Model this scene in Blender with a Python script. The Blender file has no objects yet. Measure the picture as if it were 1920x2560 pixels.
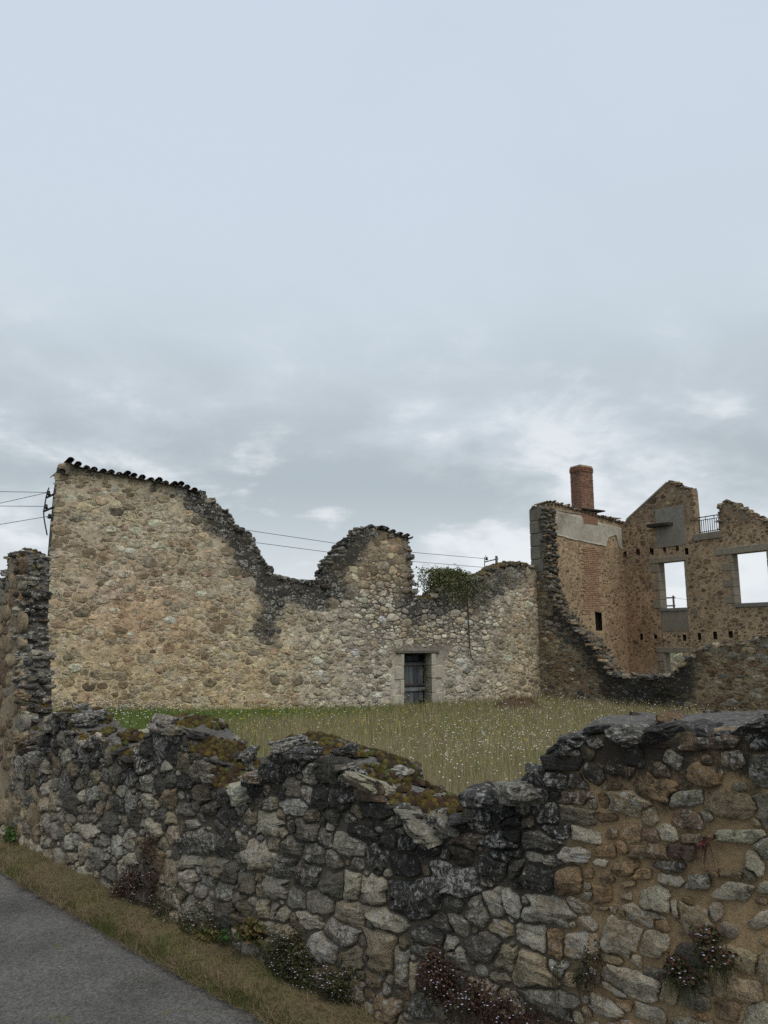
import bpy, math, random
import numpy as np
rng = np.random.default_rng(7)
random.seed(7)
SC = bpy.context.scene
COL = SC.collection
R = math.radians

# ------------------------------------------------------------------ camera
F_PX, IMG_W, IMG_H, EYE = 1850.0, 1920, 2560, 1.6      # focal length and picture size in photo pixels
PITCH = math.atan(320 / F_PX)
cam = bpy.data.cameras.new('camera')
cam.sensor_fit = 'VERTICAL'; cam.sensor_height = 36.0; cam.sensor_width = 27.0
cam.lens = F_PX * 36.0 / IMG_H
cam.clip_start = 0.05; cam.clip_end = 3000
camo = bpy.data.objects.new('camera', cam); COL.objects.link(camo)
camo.location = (0, 0, EYE); camo.rotation_euler = (R(90) + PITCH, 0, 0)
SC.camera = camo

# ------------------------------------------------------------------ node helpers
class NT:
    def __init__(s, nt): s.t = nt; s.n = nt.nodes; s.l = nt.links
    def node(s, typ, **kw):
        n = s.n.new(typ)
        for k, v in kw.items():
            setattr(n, k, v)
        return n
    def put(s, sock, v):
        if isinstance(v, bpy.types.NodeSocket): s.l.new(v, sock)
        elif isinstance(v, (tuple, list)):
            v = tuple(v)
            if sock.type == 'RGBA' and len(v) == 3: v = v + (1,)
            sock.default_value = v
        else: sock.default_value = v
    def math(s, op, a, b=0.0, clamp=False):
        n = s.node('ShaderNodeMath', operation=op, use_clamp=clamp); s.put(n.inputs[0], a); s.put(n.inputs[1], b); return n.outputs[0]
    def mix(s, fac, a, b, blend='MIX'):
        n = s.node('ShaderNodeMix', data_type='RGBA', blend_type=blend)
        s.put(n.inputs[0], fac); s.put(n.inputs[6], a); s.put(n.inputs[7], b); return n.outputs[2]
    def rng(s, v, a, b, c=0.0, d=1.0, smooth=True):
        n = s.node('ShaderNodeMapRange', interpolation_type='SMOOTHSTEP' if smooth else 'LINEAR')
        s.put(n.inputs[0], v); s.put(n.inputs[1], a); s.put(n.inputs[2], b); s.put(n.inputs[3], c); s.put(n.inputs[4], d); return n.outputs[0]
    def noise(s, vec, scale, detail=4, rough=0.55, dist=0.0):
        n = s.node('ShaderNodeTexNoise'); s.put(n.inputs['Vector'], vec); s.put(n.inputs['Scale'], scale)
        s.put(n.inputs['Detail'], detail); s.put(n.inputs['Roughness'], rough); s.put(n.inputs['Distortion'], dist); return n.outputs[0]
    def attr(s, name):
        return s.node('ShaderNodeAttribute', attribute_name=name)

def new_mat(name):
    m = bpy.data.materials.new(name); m.use_nodes = True
    t = NT(m.node_tree); b = m.node_tree.nodes['Principled BSDF']
    b.inputs['Specular IOR Level'].default_value = 0.25
    return m, t, b

# ------------------------------------------------------------------ world: overcast sky, sun, exposure
SUN_EL, SUN_AZ = R(56), R(152)          # azimuth clockwise from +Y: high, behind the camera and to the right
w = bpy.data.worlds.new('World'); SC.world = w; w.use_nodes = True
t = NT(w.node_tree)
bg = w.node_tree.nodes['Background']; out = w.node_tree.nodes['World Output']
sky = t.node('ShaderNodeTexSky', sky_type='NISHITA', sun_disc=False, sun_elevation=SUN_EL, sun_rotation=SUN_AZ)
t.put(bg.inputs[0], sky.outputs[0]); bg.inputs[1].default_value = 0.06
tc = t.node('ShaderNodeTexCoord')
sp = t.node('ShaderNodeSeparateXYZ'); t.put(sp.inputs[0], tc.outputs['Generated'])
z = t.math('MAXIMUM', sp.outputs[2], 0.0)
zc = t.math('ADD', z, 0.30)
cb = t.node('ShaderNodeCombineXYZ')
t.put(cb.inputs[0], t.math('DIVIDE', sp.outputs[0], zc)); t.put(cb.inputs[1], t.math('DIVIDE', sp.outputs[1], zc)); t.put(cb.inputs[2], 0.37)
mp = t.node('ShaderNodeMapping'); t.put(mp.inputs['Vector'], cb.outputs[0]); t.put(mp.inputs['Location'], (12.3, -6.4, 0.0)); t.put(mp.inputs['Rotation'], (0, 0, R(-12)))
cv = mp.outputs[0]
big = t.noise(cv, 0.75, 6, 0.5, 0.2)
mid = t.noise(cv, 1.7, 8, 0.55, 0.3)
fin = t.noise(cv, 4.0, 8, 0.58, 0.3)
ramp = t.node('ShaderNodeValToRGB'); t.put(ramp.inputs[0], z)
cr = ramp.color_ramp
cr.elements[0].position = 0.0; cr.elements[0].color = (0.78, 0.82, 0.86, 1)
cr.elements[1].position = 1.0; cr.elements[1].color = (0.74, 0.80, 0.89, 1)
for p_, c_ in ((0.10, (0.74, 0.79, 0.83)), (0.22, (0.67, 0.725, 0.775)), (0.36, (0.62, 0.70, 0.765)), (0.52, (0.625, 0.71, 0.80)), (0.70, (0.62, 0.705, 0.81))):
    e = cr.elements.new(p_); e.color = c_ + (1,)
low = t.rng(z, 0.46, 0.20, 0.0, 1.0)                   # cloud relief shows in the lower sky, the upper sheet is smooth
lump = t.math('ADD', t.math('MULTIPLY', big, 0.55), t.math('MULTIPLY', mid, 0.45))
lump2 = t.math('ADD', t.math('MULTIPLY', lump, 0.8), t.math('MULTIPLY', fin, 0.2))
dark = t.rng(lump2, 0.44, 0.57)
fog_low = t.rng(z, 0.05, 0.22, 0.15, 1.0)
dk = t.math('MULTIPLY', t.math('MULTIPLY', dark, fog_low), t.math('ADD', t.math('MULTIPLY', low, 0.80), 0.08))
wisp = t.math('MULTIPLY', t.rng(t.math('ADD', t.math('MULTIPLY', mid, 0.55), t.math('MULTIPLY', fin, 0.45)), 0.56, 0.68), 0.28)
dk = t.math('MAXIMUM', dk, wisp)
c1 = t.mix(dk, ramp.outputs[0], (0.42, 0.485, 0.525))
br = t.math('MULTIPLY', t.rng(t.math('ADD', t.math('MULTIPLY', mid, 0.5), t.math('MULTIPLY', fin, 0.5)), 0.50, 0.40), t.math('MULTIPLY', low, 0.62))
c2 = t.mix(br, c1, (0.88, 0.91, 0.94))
bg2 = t.node('ShaderNodeBackground'); t.put(bg2.inputs[0], c2); bg2.inputs[1].default_value = 0.775
ms = t.node('ShaderNodeMixShader'); ms.inputs[0].default_value = 0.94
t.l.new(bg.outputs[0], ms.inputs[1]); t.l.new(bg2.outputs[0], ms.inputs[2]); t.l.new(ms.outputs[0], out.inputs[0])

sl = bpy.data.lights.new('sun', 'SUN'); sl.energy = 1.5; sl.angle = R(35); sl.color = (1.0, 0.94, 0.84)
so = bpy.data.objects.new('sun', sl); COL.objects.link(so)
so.rotation_euler = (R(90) - SUN_EL, 0, -SUN_AZ + math.pi)
so.location = (0, -5, 30)
vs = SC.view_settings
vs.view_transform = 'Standard'; vs.look = 'None'; vs.exposure = 0.4; vs.gamma = 1.0; vs.use_curve_mapping = False
SC.cycles.use_denoising = False
SC.cycles.max_bounces = 5

# ------------------------------------------------------------------ picture geometry
CT, SNT = math.cos(PITCH), math.sin(PITCH)
def rays(px, py):
    px = np.asarray(px, float); py = np.asarray(py, float)
    x = (px - 960) / F_PX; y = -(py - 1280) / F_PX
    return np.stack([x, CT - y * SNT, SNT + y * CT], -1)
def to_px(P):
    P = np.asarray(P, float)
    x, y, zz = P[..., 0], P[..., 1], P[..., 2] - EYE
    f = y * CT + zz * SNT; up = -y * SNT + zz * CT
    f = np.where(np.abs(f) < 1e-6, 1e-6, f)
    return 960 + F_PX * x / f, 1280 - F_PX * up / f
def on_ground(px, py, zz=0.0):
    r = rays(px, py); k = (zz - EYE) / r[..., 2]
    return r * k[..., None] + np.array([0, 0, EYE])

# ------------------------------------------------------------------ numpy noise
_TAB = np.random.default_rng(1234).uniform(-1, 1, 64 * 64 * 64)
def vnoise(P, seed=0):
    """value noise from a wrapped random lattice"""
    P = np.asarray(P, float); I = np.floor(P); f = P - I; f = f * f * (3 - 2 * f); I = I.astype(np.int64) + seed * 7
    x0 = I[..., 0] & 63; x1 = (x0 + 1) & 63; y0 = (I[..., 1] & 63) << 6; y1 = (y0 + 64) & 4095; z0 = (I[..., 2] & 63) << 12; z1 = (z0 + 4096) & 262143
    fx, fy, fz = f[..., 0], f[..., 1], f[..., 2]; T = _TAB
    a = T[x0 + y0 + z0]; a = a + (T[x1 + y0 + z0] - a) * fx; b = T[x0 + y1 + z0]; b = b + (T[x1 + y1 + z0] - b) * fx; a = a + (b - a) * fy
    c = T[x0 + y0 + z1]; c = c + (T[x1 + y0 + z1] - c) * fx; d = T[x0 + y1 + z1]; d = d + (T[x1 + y1 + z1] - d) * fx; c = c + (d - c) * fy
    return a + (c - a) * fz
def fbm(P, octaves=4, seed=0, gain=0.5):
    P = np.asarray(P, float); a = 1.0; s = 0; k = 0
    for o in range(octaves):
        s = s + a * vnoise(P * 2 ** o + 17.3 * o, seed + o); k += a; a *= gain
    return s / k
def fbm2(u, v, sc, octaves=4, seed=0, gain=0.5):
    u = np.asarray(u, float); v = np.asarray(v, float); u, v = np.broadcast_arrays(u, v)
    return fbm(np.stack([u * sc, v * sc, np.zeros_like(u) + 0.5], -1), octaves, seed, gain)
def sstep(a, b, x):
    q = np.clip((np.asarray(x, float) - a) / (b - a), 0, 1); return q * q * (3 - 2 * q)

# ------------------------------------------------------------------ mesh building
class MB:
    """collects vertices, quads and triangles with per-vertex tint / grime / lichen"""
    def __init__(s): s.v = []; s.q = []; s.t = []; s.c = []; s.g = []; s.l = []; s.n = 0
    def add(s, v, q=None, t=None, tint=(0.5, 0.5, 0.5), grime=0.0, lichen=0.0):
        v = np.asarray(v, float).reshape(-1, 3); n = len(v)
        s.v.append(v)
        if q is not None and len(q): s.q.append(np.asarray(q, int).reshape(-1, 4) + s.n)
        if t is not None and len(t): s.t.append(np.asarray(t, int).reshape(-1, 3) + s.n)
        s.c.append(np.broadcast_to(np.asarray(tint, float), (n, 3)))
        s.g.append(np.broadcast_to(np.asarray(grime, float), (n,)))
        s.l.append(np.broadcast_to(np.asarray(lichen, float), (n,)))
        s.n += n
    def arrays(s):
        v = np.concatenate(s.v); q = np.concatenate(s.q) if s.q else np.zeros((0, 4), int); t = np.concatenate(s.t) if s.t else np.zeros((0, 3), int)
        return v, q, t, np.concatenate(s.c), np.concatenate(s.g), np.concatenate(s.l)
    def merge(s, o):
        v, q, t, c, g, l = o.arrays(); s.add(v, q, t, c, g, l)

WORLD_LOC = {}
def link(o, parent, world):
    COL.objects.link(o)
    world = np.asarray(world, float)
    if parent is not None:
        o.parent = parent; o.location = world - WORLD_LOC[parent.name]
    else: o.location = world
    WORLD_LOC[o.name] = world
    return o
def tag(o, label=None, cat=None, group=None, kind=None):
    if label: o['label'] = label
    if cat: o['category'] = cat
    if group: o['group'] = group
    if kind: o['kind'] = kind
    return o
def empty(name, loc, label, cat, group=None):
    o = bpy.data.objects.new(name, None); o.empty_display_size = 0.2
    link(o, None, loc); return tag(o, label, cat, group, 'thing')
def mesh_data(name, v, q, t, c=None, g=None, l=None, smooth=True):
    me = bpy.data.meshes.new(name)
    nq, nt_ = len(q), len(t)
    me.vertices.add(len(v)); me.vertices.foreach_set('co', np.ascontiguousarray(v, np.float32).ravel())
    loops = np.concatenate([q.ravel(), t.ravel()]).astype(np.int32)
    me.loops.add(len(loops)); me.loops.foreach_set('vertex_index', loops)
    starts = np.concatenate([np.arange(nq) * 4, nq * 4 + np.arange(nt_) * 3]).astype(np.int32)
    me.polygons.add(nq + nt_); me.polygons.foreach_set('loop_start', starts)
    me.polygons.foreach_set('use_smooth', np.full(nq + nt_, bool(smooth)))
    me.update(calc_edges=True); me.validate()
    if c is not None and len(me.vertices) == len(c):
        a = me.attributes.new('tint', 'FLOAT_COLOR', 'POINT'); a.data.foreach_set('color', np.concatenate([c, np.ones((len(c), 1))], 1).astype(np.float32).ravel())
        a = me.attributes.new('grime', 'FLOAT', 'POINT'); a.data.foreach_set('value', np.asarray(g, np.float32))
        a = me.attributes.new('lichen', 'FLOAT', 'POINT'); a.data.foreach_set('value', np.asarray(l, np.float32))
    return me
def mesh_obj(name, mb, mat, parent=None, origin=None, smooth=True):
    v, q, t, c, g, l = mb.arrays()
    if origin is None: origin = np.array([(v[:, 0].min() + v[:, 0].max()) / 2, (v[:, 1].min() + v[:, 1].max()) / 2, v[:, 2].min()])
    me = mesh_data(name, v - np.asarray(origin), q, t, c, g, l, smooth)
    me.materials.append(mat)
    return link(bpy.data.objects.new(name, me), parent, origin)

def box_arrays(c, ax, ay, az, bev=0.0):
    """box from centre and three half-axis vectors, edges chamfered by bev (fraction of the smallest half axis)"""
    c = np.asarray(c, float); A = [np.asarray(a, float) for a in (ax, ay, az)]
    L = [np.linalg.norm(a) for a in A]; U = [a / max(l, 1e-9) for a, l in zip(A, L)]
    b = bev * min(L)
    pts = []; idx = {}
    for sx in (-1, 1):
        for sy in (-1, 1):
            for sz in (-1, 1):
                s_ = (sx, sy, sz)
                for k in range(3):
                    p = c.copy()
                    for m in range(3): p = p + U[m] * s_[m] * (L[m] if m == k else L[m] - b)
                    idx[(s_, k)] = len(pts); pts.append(p)
    q = []; tr = []
    for k in range(3):
        m, n = (k + 1) % 3, (k + 2) % 3
        for s in (-1, 1):
            def sg(a, bb):
                x = [0, 0, 0]; x[k] = s; x[m] = a; x[n] = bb; return tuple(x)
            f = [idx[(sg(-1, -1), k)], idx[(sg(1, -1), k)], idx[(sg(1, 1), k)], idx[(sg(-1, 1), k)]]
            q.append(f if s > 0 else f[::-1])
        for s1 in (-1, 1):
            for s2 in (-1, 1):
                def se(a):
                    x = [0, 0, 0]; x[k] = a; x[m] = s1; x[n] = s2; return tuple(x)
                f = [idx[(se(-1), m)], idx[(se(1), m)], idx[(se(1), n)], idx[(se(-1), n)]]
                q.append(f if s1 * s2 < 0 else f[::-1])
    for sx in (-1, 1):
        for sy in (-1, 1):
            for sz in (-1, 1):
                s_ = (sx, sy, sz); f = [idx[(s_, 0)], idx[(s_, 1)], idx[(s_, 2)]]
                tr.append(f if sx * sy * sz > 0 else f[::-1])
    return np.array(pts), np.array(q), np.array(tr)
def tube_arrays(path, rad, seg=6):
    path = np.asarray(path, float); n = len(path); rad = np.broadcast_to(rad, (n,))
    tg = np.gradient(path, axis=0); tg /= np.linalg.norm(tg, axis=1)[:, None] + 1e-9
    up = np.array([0.13, 0.21, 1.0]); a = np.cross(tg, up); bad = np.linalg.norm(a, axis=1) < 0.2
    a[bad] = np.cross(tg[bad], np.array([1.0, 0.2, 0])); a /= np.linalg.norm(a, axis=1)[:, None]; b = np.cross(tg, a)
    th = np.linspace(0, 2 * np.pi, seg, endpoint=False)
    v = path[:, None] + rad[:, None, None] * (np.cos(th)[None, :, None] * a[:, None] + np.sin(th)[None, :, None] * b[:, None])
    q = []
    for i in range(n - 1):
        for k in range(seg):
            k2 = (k + 1) % seg; q.append((i * seg + k, i * seg + k2, (i + 1) * seg + k2, (i + 1) * seg + k))
    v = np.concatenate([v.reshape(-1, 3), path[:1], path[-1:]])
    tr = [(n * seg, (k + 1) % seg, k) for k in range(seg)] + [(n * seg + 1, (n - 1) * seg + k, (n - 1) * seg + (k + 1) % seg) for k in range(seg)]
    return v, np.array(q), np.array(tr)

# ------------------------------------------------------------------ materials
def stone_mat(name, s, bump=0.5, crust=(0.020, 0.020, 0.019), rough=0.92, grain=1.0, blotch=1.0):
    m, t, b = new_mat(name)
    pos = t.node('ShaderNodeNewGeometry').outputs['Position']
    n1 = t.noise(pos, 2.2 * s, 5, 0.6); n2 = t.noise(pos, 11 * s, 9, 0.72, 0.4); n3 = t.noise(pos, 85 * s, 5, 0.75); n4 = t.noise(pos, 26 * s, 8, 0.78, 0.6)
    n5 = t.noise(pos, 38 * s, 6, 0.7, 1.2)
    tint = t.attr('tint').outputs['Color']
    k = t.math('ADD', t.math('ADD', t.math('MULTIPLY', t.math('SUBTRACT', n2, 0.5), 2.6 * grain), t.math('MULTIPLY', t.math('SUBTRACT', n3, 0.5), 1.6 * grain)), 1.0)
    k = t.math('MAXIMUM', t.math('ADD', k, t.math('MULTIPLY', t.math('SUBTRACT', n5, 0.5), 1.2 * grain)), 0.25)
    vm = t.node('ShaderNodeVectorMath', operation='SCALE'); t.put(vm.inputs[0], tint); t.put(vm.inputs['Scale'], k); col = vm.outputs[0]
    col = t.mix(t.rng(n1, 0.50, 0.70, 0, 0.40 * grain), col, (0.20, 0.130, 0.065))
    col = t.mix(t.rng(n4, 0.55, 0.70, 0, 0.45 * grain), col, (0.25, 0.24, 0.205))
    gr = t.attr('grime').outputs['Fac']
    gf = t.math('ADD', gr, t.math('ADD', t.math('MULTIPLY', t.math('SUBTRACT', n2, 0.5), 1.9 * blotch), t.math('MULTIPLY', t.math('SUBTRACT', n1, 0.5), 0.9 * blotch)))
    gf = t.math('ADD', gf, t.math('MULTIPLY', t.math('SUBTRACT', n5, 0.5), 1.1 * blotch))
    gf = t.math('MULTIPLY', t.rng(gf, 0.18, 0.92), 0.92)
    col = t.mix(gf, col, crust)
    li = t.attr('lichen').outputs['Fac']
    lf = t.math('MULTIPLY', t.rng(t.math('ADD', n4, t.math('MULTIPLY', li, 0.15)), 0.585, 0.70), t.rng(li, 0.0, 0.3, 0, 0.85))
    col = t.mix(lf, col, (0.46, 0.455, 0.42))
    t.put(b.inputs['Base Color'], col); b.inputs['Roughness'].default_value = rough
    bp = t.node('ShaderNodeBump'); bp.inputs['Strength'].default_value = bump; bp.inputs['Distance'].default_value = 0.035 / s
    t.put(bp.inputs['Height'], t.math('ADD', t.math('ADD', t.math('MULTIPLY', n2, 0.7), t.math('MULTIPLY', n3, 0.5)), t.math('MULTIPLY', n5, 0.6)))
    t.l.new(bp.outputs[0], b.inputs['Normal'])
    return m
M_NEAR = stone_mat('near_stone', 1.6, 1.0, blotch=1.45, grain=1.45)
M_NEAR_MORTAR = stone_mat('near_mortar', 2.2, 0.7, grain=0.6)
M_FAR = stone_mat('wall_stone', 0.55, 1.0, crust=(0.024, 0.024, 0.023), grain=1.5)
M_FAR_MORTAR = stone_mat('wall_mortar', 0.6, 0.7, crust=(0.024, 0.024, 0.023), grain=1.1)
M_DRESSED = stone_mat('dressed_stone', 0.8, 0.35, grain=0.6)
M_PLASTER = stone_mat('old_plaster', 0.45, 0.25, crust=(0.07, 0.07, 0.065), grain=0.7)
M_BRICK = stone_mat('fired_brick', 0.9, 0.5, grain=0.8)
M_TILE = stone_mat('roof_tile', 1.0, 0.6)
def plain_mat(name, rough=0.8, spec=0.25, metallic=0.0, vary=0.5, scale=20.0, transl=0.0):
    m, t, b = new_mat(name)
    pos = t.node('ShaderNodeNewGeometry').outputs['Position']
    vm = t.node('ShaderNodeVectorMath', operation='SCALE'); t.put(vm.inputs[0], t.attr('tint').outputs['Color'])
    t.put(vm.inputs['Scale'], t.rng(t.noise(pos, scale, 5, 0.65), 0.25, 0.75, 1 - vary, 1 + vary, False))
    t.put(b.inputs['Base Color'], vm.outputs[0]); b.inputs['Roughness'].default_value = rough
    b.inputs['Specular IOR Level'].default_value = spec; b.inputs['Metallic'].default_value = metallic
    if transl:
        tr = t.node('ShaderNodeBsdfTranslucent'); t.put(tr.inputs[0], vm.outputs[0])
        mx = t.node('ShaderNodeMixShader'); mx.inputs[0].default_value = transl
        t.l.new(b.outputs[0], mx.inputs[1]); t.l.new(tr.outputs[0], mx.inputs[2])
        t.l.new(mx.outputs[0], m.node_tree.nodes['Material Output'].inputs[0])
    return m
M_GRASS = plain_mat('grass_blades', 0.7, 0.2, 0, 0.25, 3.0, 0.42)
M_LEAF = plain_mat('plant_leaves', 0.6, 0.3, 0, 0.3, 8.0, 0.2)
M_PETAL = plain_mat('flower_petals', 0.7, 0.2, 0, 0.1, 5.0, 0.2)
M_MOSS = plain_mat('moss', 0.95, 0.05, 0, 0.55, 45.0)
M_IRON = plain_mat('rusty_iron', 0.6, 0.4, 0.3, 0.4, 30.0)
def wood_mat():
    m, t, b = new_mat('weathered_wood')
    pos = t.node('ShaderNodeNewGeometry').outputs['Position']
    mp = t.node('ShaderNodeMapping'); t.put(mp.inputs['Vector'], pos); t.put(mp.inputs['Scale'], (30, 30, 1.6))
    n = t.noise(mp.outputs[0], 1.6, 7, 0.7); n2 = t.noise(pos, 3.0, 4)
    vm = t.node('ShaderNodeVectorMath', operation='SCALE'); t.put(vm.inputs[0], t.attr('tint').outputs['Color']); t.put(vm.inputs['Scale'], t.rng(n, 0.3, 0.7, 0.4, 1.7, False))
    t.put(b.inputs['Base Color'], t.mix(t.rng(n2, 0.55, 0.7, 0, 0.5), vm.outputs[0], (0.03, 0.035, 0.03)))
    b.inputs['Roughness'].default_value = 0.85
    bp = t.node('ShaderNodeBump'); bp.inputs['Strength'].default_value = 0.6; bp.inputs['Distance'].default_value = 0.01
    t.put(bp.inputs['Height'], n); t.l.new(bp.outputs[0], b.inputs['Normal'])
    return m
M_WOOD = wood_mat()

# palette (real-world base colours)
PAL = {'t': (0.30, 0.235, 0.145), 'T': (0.36, 0.275, 0.165), 'l': (0.37, 0.335, 0.250), 'L': (0.44, 0.405, 0.315), 'g': (0.205, 0.188, 0.150), 'd': (0.085, 0.082, 0.075),
       'o': (0.20, 0.128, 0.072), 'O': (0.29, 0.178, 0.085), 'r': (0.17, 0.098, 0.070), 'b': (0.17, 0.115, 0.070)}

# ------------------------------------------------------------------ walls
class Wall:
    """vertical wall: front face through O along D (unit, in plan), N points out of the front face, T is its thickness"""
    def __init__(s, O, D, N, T):
        s.O = np.array([O[0], O[1], 0.0]); s.D = np.array([D[0], D[1], 0.0]); s.D /= np.linalg.norm(s.D)
        s.N = np.array([-s.D[1], s.D[0], 0.0])
        if s.N[:2] @ np.asarray(N[:2]) < 0: s.N = -s.N
        s.T = T; s.thin = lambda u: 1.0 + 0 * np.asarray(u, float)      # share of the full thickness at u
    def P(s, u, v, h=0.0):
        u = np.asarray(u, float); v = np.asarray(v, float); h = np.asarray(h, float)
        u, v, h = np.broadcast_arrays(u, v, h)
        return s.O + u[..., None] * s.D + h[..., None] * s.N + v[..., None] * np.array([0, 0, 1.0])
    def uv(s, px, py, h=0.0):
        r = rays(px, py); o = np.array([0, 0, EYE])
        k = ((s.O + h * s.N - o) @ s.N) / (r @ s.N)
        p = o + r * k[..., None]
        return (p - s.O) @ s.D, p[..., 2]
    def line(s, pts, h=0.0):
        u, v = s.uv([p[0] for p in pts], [p[1] for p in pts], h)
        for i in range(1, len(u)):
            if u[i] <= u[i - 1] + 1e-3: u[i] = u[i - 1] + 1e-3
        return np.stack([u, v], -1)

class Outline:
    """top line of a wall as a function of u, resampled by length and roughened"""
    def __init__(s, pts, step, rough=0.03, seed=0, freq=4.0):
        pts = np.asarray(pts, float); d = np.r_[0, np.cumsum(np.hypot(*np.diff(pts, axis=0).T))]
        n = max(int(d[-1] / step), 4); a = np.linspace(0, d[-1], n + 1)
        u = np.interp(a, d, pts[:, 0]); v = np.interp(a, d, pts[:, 1])
        wob = fbm2(a, np.zeros_like(a), freq, 3, seed) * rough
        tu = np.gradient(u); tv = np.gradient(v); L = np.hypot(tu, tv) + 1e-9
        v = v + wob * tu / L; u = u - wob * tv / L
        for i in range(1, len(u)):
            if u[i] <= u[i - 1] + 5e-4: u[i] = u[i - 1] + 5e-4
        s.u, s.v = u, v
        s.a = np.r_[0, np.cumsum(np.hypot(np.diff(u), np.diff(v)))]
        tu = np.gradient(u); tv = np.gradient(v); k = 5
        ker = np.ones(k) / k; tu = np.convolve(np.pad(tu, k // 2, 'edge'), ker, 'valid'); tv = np.convolve(np.pad(tv, k // 2, 'edge'), ker, 'valid')
        L = np.hypot(tu, tv) + 1e-9; s.nu, s.nv = -tv / L, tu / L
    def top(s, u): return np.interp(u, s.u, s.v)
    def at(s, a):
        return np.interp(a, s.a, s.u), np.interp(a, s.a, s.v), np.interp(a, s.a, s.nu), np.interp(a, s.a, s.nv)

def core(W, ol, bot, mb, shade, K=24, nw=8, amp=0.012, freq=6.0, crown=0.03, seed=3, u0=None, u1=None, topfn=None, punch=(), recess=0.004):
    """mortar body of the wall between u0 and u1: front, rounded rough top across the thickness, back; shade(P)->(tint, grime, lichen)"""
    if u0 is None: u0 = ol.u[0]
    if u1 is None: u1 = ol.u[-1]
    us = np.unique(np.r_[u0, ol.u[(ol.u > u0) & (ol.u < u1)], u1]) if topfn is None else np.linspace(u0, u1, max(3, int((u1 - u0) / 0.12)))
    tp = ol.top(us) if topfn is None else topfn(us)
    b = bot(us) if callable(bot) else np.full(len(us), float(bot))
    tp = np.maximum(tp, b + 0.02)
    rows = np.linspace(0, 1, K + 1)
    U = np.repeat(us[:, None], K + 1, 1); V = b[:, None] + (tp - b)[:, None] * rows[None]
    front = W.P(U, V, fbm2(U, V, freq, 4, seed) * amp - recess)
    ws = np.linspace(0, W.T, nw + 1)[1:]
    Uw = np.repeat(us[:, None], nw, 1); Ww = np.repeat(ws[None], len(us), 0); tk = W.thin(us)[:, None]
    topz = tp[:, None] + (crown * np.sin(np.pi * Ww / W.T) + fbm2(Uw, Ww, 5.0, 4, seed + 5) * amp * 2.2 if topfn is None else 0 * Ww)
    top = W.P(Uw, topz, -Ww * tk)
    kb = np.linspace(0, 1, 4)[::-1][1:]
    Ub = np.repeat(us[:, None], 3, 1)
    back = W.P(Ub, b[:, None] + (topz[:, -1] - b)[:, None] * kb[None], -W.T * tk)
    ring = np.concatenate([front, top, back], 1)
    n, m = ring.shape[:2]; I = np.arange(n * m).reshape(n, m)
    q = np.stack([I[:-1, :-1], I[1:, :-1], I[1:, 1:], I[:-1, 1:]], -1).reshape(-1, 4)
    q = np.concatenate([q, np.stack([I[:-1, -1], I[1:, -1], I[1:, 0], I[:-1, 0]], -1)])
    v = ring.reshape(-1, 3)
    if punch:                                                         # putlog holes: the face is left open, the hollow behind stays dark
        fc = v[q].mean(1) - W.O; cu, cvv, ch = fc @ W.D, fc[:, 2], fc @ W.N
        kill = np.zeros(len(q), bool)
        for (hu, hv, a, b_) in punch: kill |= (np.abs(cu - hu) < a) & (np.abs(cvv - hv) < b_) & (ch > -0.1)
        q = q[~kill]
    if np.cross(W.D, [0, 0, 1.0]) @ W.N < 0: q = q[:, ::-1]
    # end caps as fans from a mid point
    tr = []; ex = []
    for e, i in ((0, 0), (1, n - 1)):
        ci = n * m + e; ex.append(ring[i].mean(0))
        for k in range(m): tr.append((ci, I[i, k], I[i, (k + 1) % m]) if e else (ci, I[i, (k + 1) % m], I[i, k]))
    v = np.concatenate([v, np.array(ex)])
    c, g, l = shade(v)
    mb.add(v, q, tr, c, g, l)

def scatter(inside, box, sizes, aspect, fixed=None, pack=0.86, tries=40000, seed=1):
    """dart throwing, big stones first; returns centres and half axes (a, b)"""
    r = np.random.default_rng(seed)
    u0, v0, u1, v1 = box
    C = np.zeros((0, 2)); A = np.zeros(0)
    if fixed is not None and len(fixed): C = fixed[:, :2].copy(); A = fixed[:, 2].copy()
    nf = len(C); cap = 8000
    Cb = np.zeros((cap, 2)); Ab = np.zeros(cap); Cb[:nf] = C; Ab[:nf] = A; n = nf
    for (smin, smax, nt) in sizes:
        cu = r.uniform(u0, u1, nt); cw = r.uniform(v0, v1, nt); ss = r.uniform(smin, smax, nt)
        ok = inside(cu, cw, ss)
        for x, y, s in zip(cu[ok], cw[ok], ss[ok]):
            d = np.hypot(Cb[:n, 0] - x, (Cb[:n, 1] - y) * aspect)
            if n == 0 or np.all(d > (Ab[:n] + s) * pack):
                Cb[n] = x, y; Ab[n] = s; n += 1
                if n >= cap: break
    return Cb[nf:n], Ab[nf:n]

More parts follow.
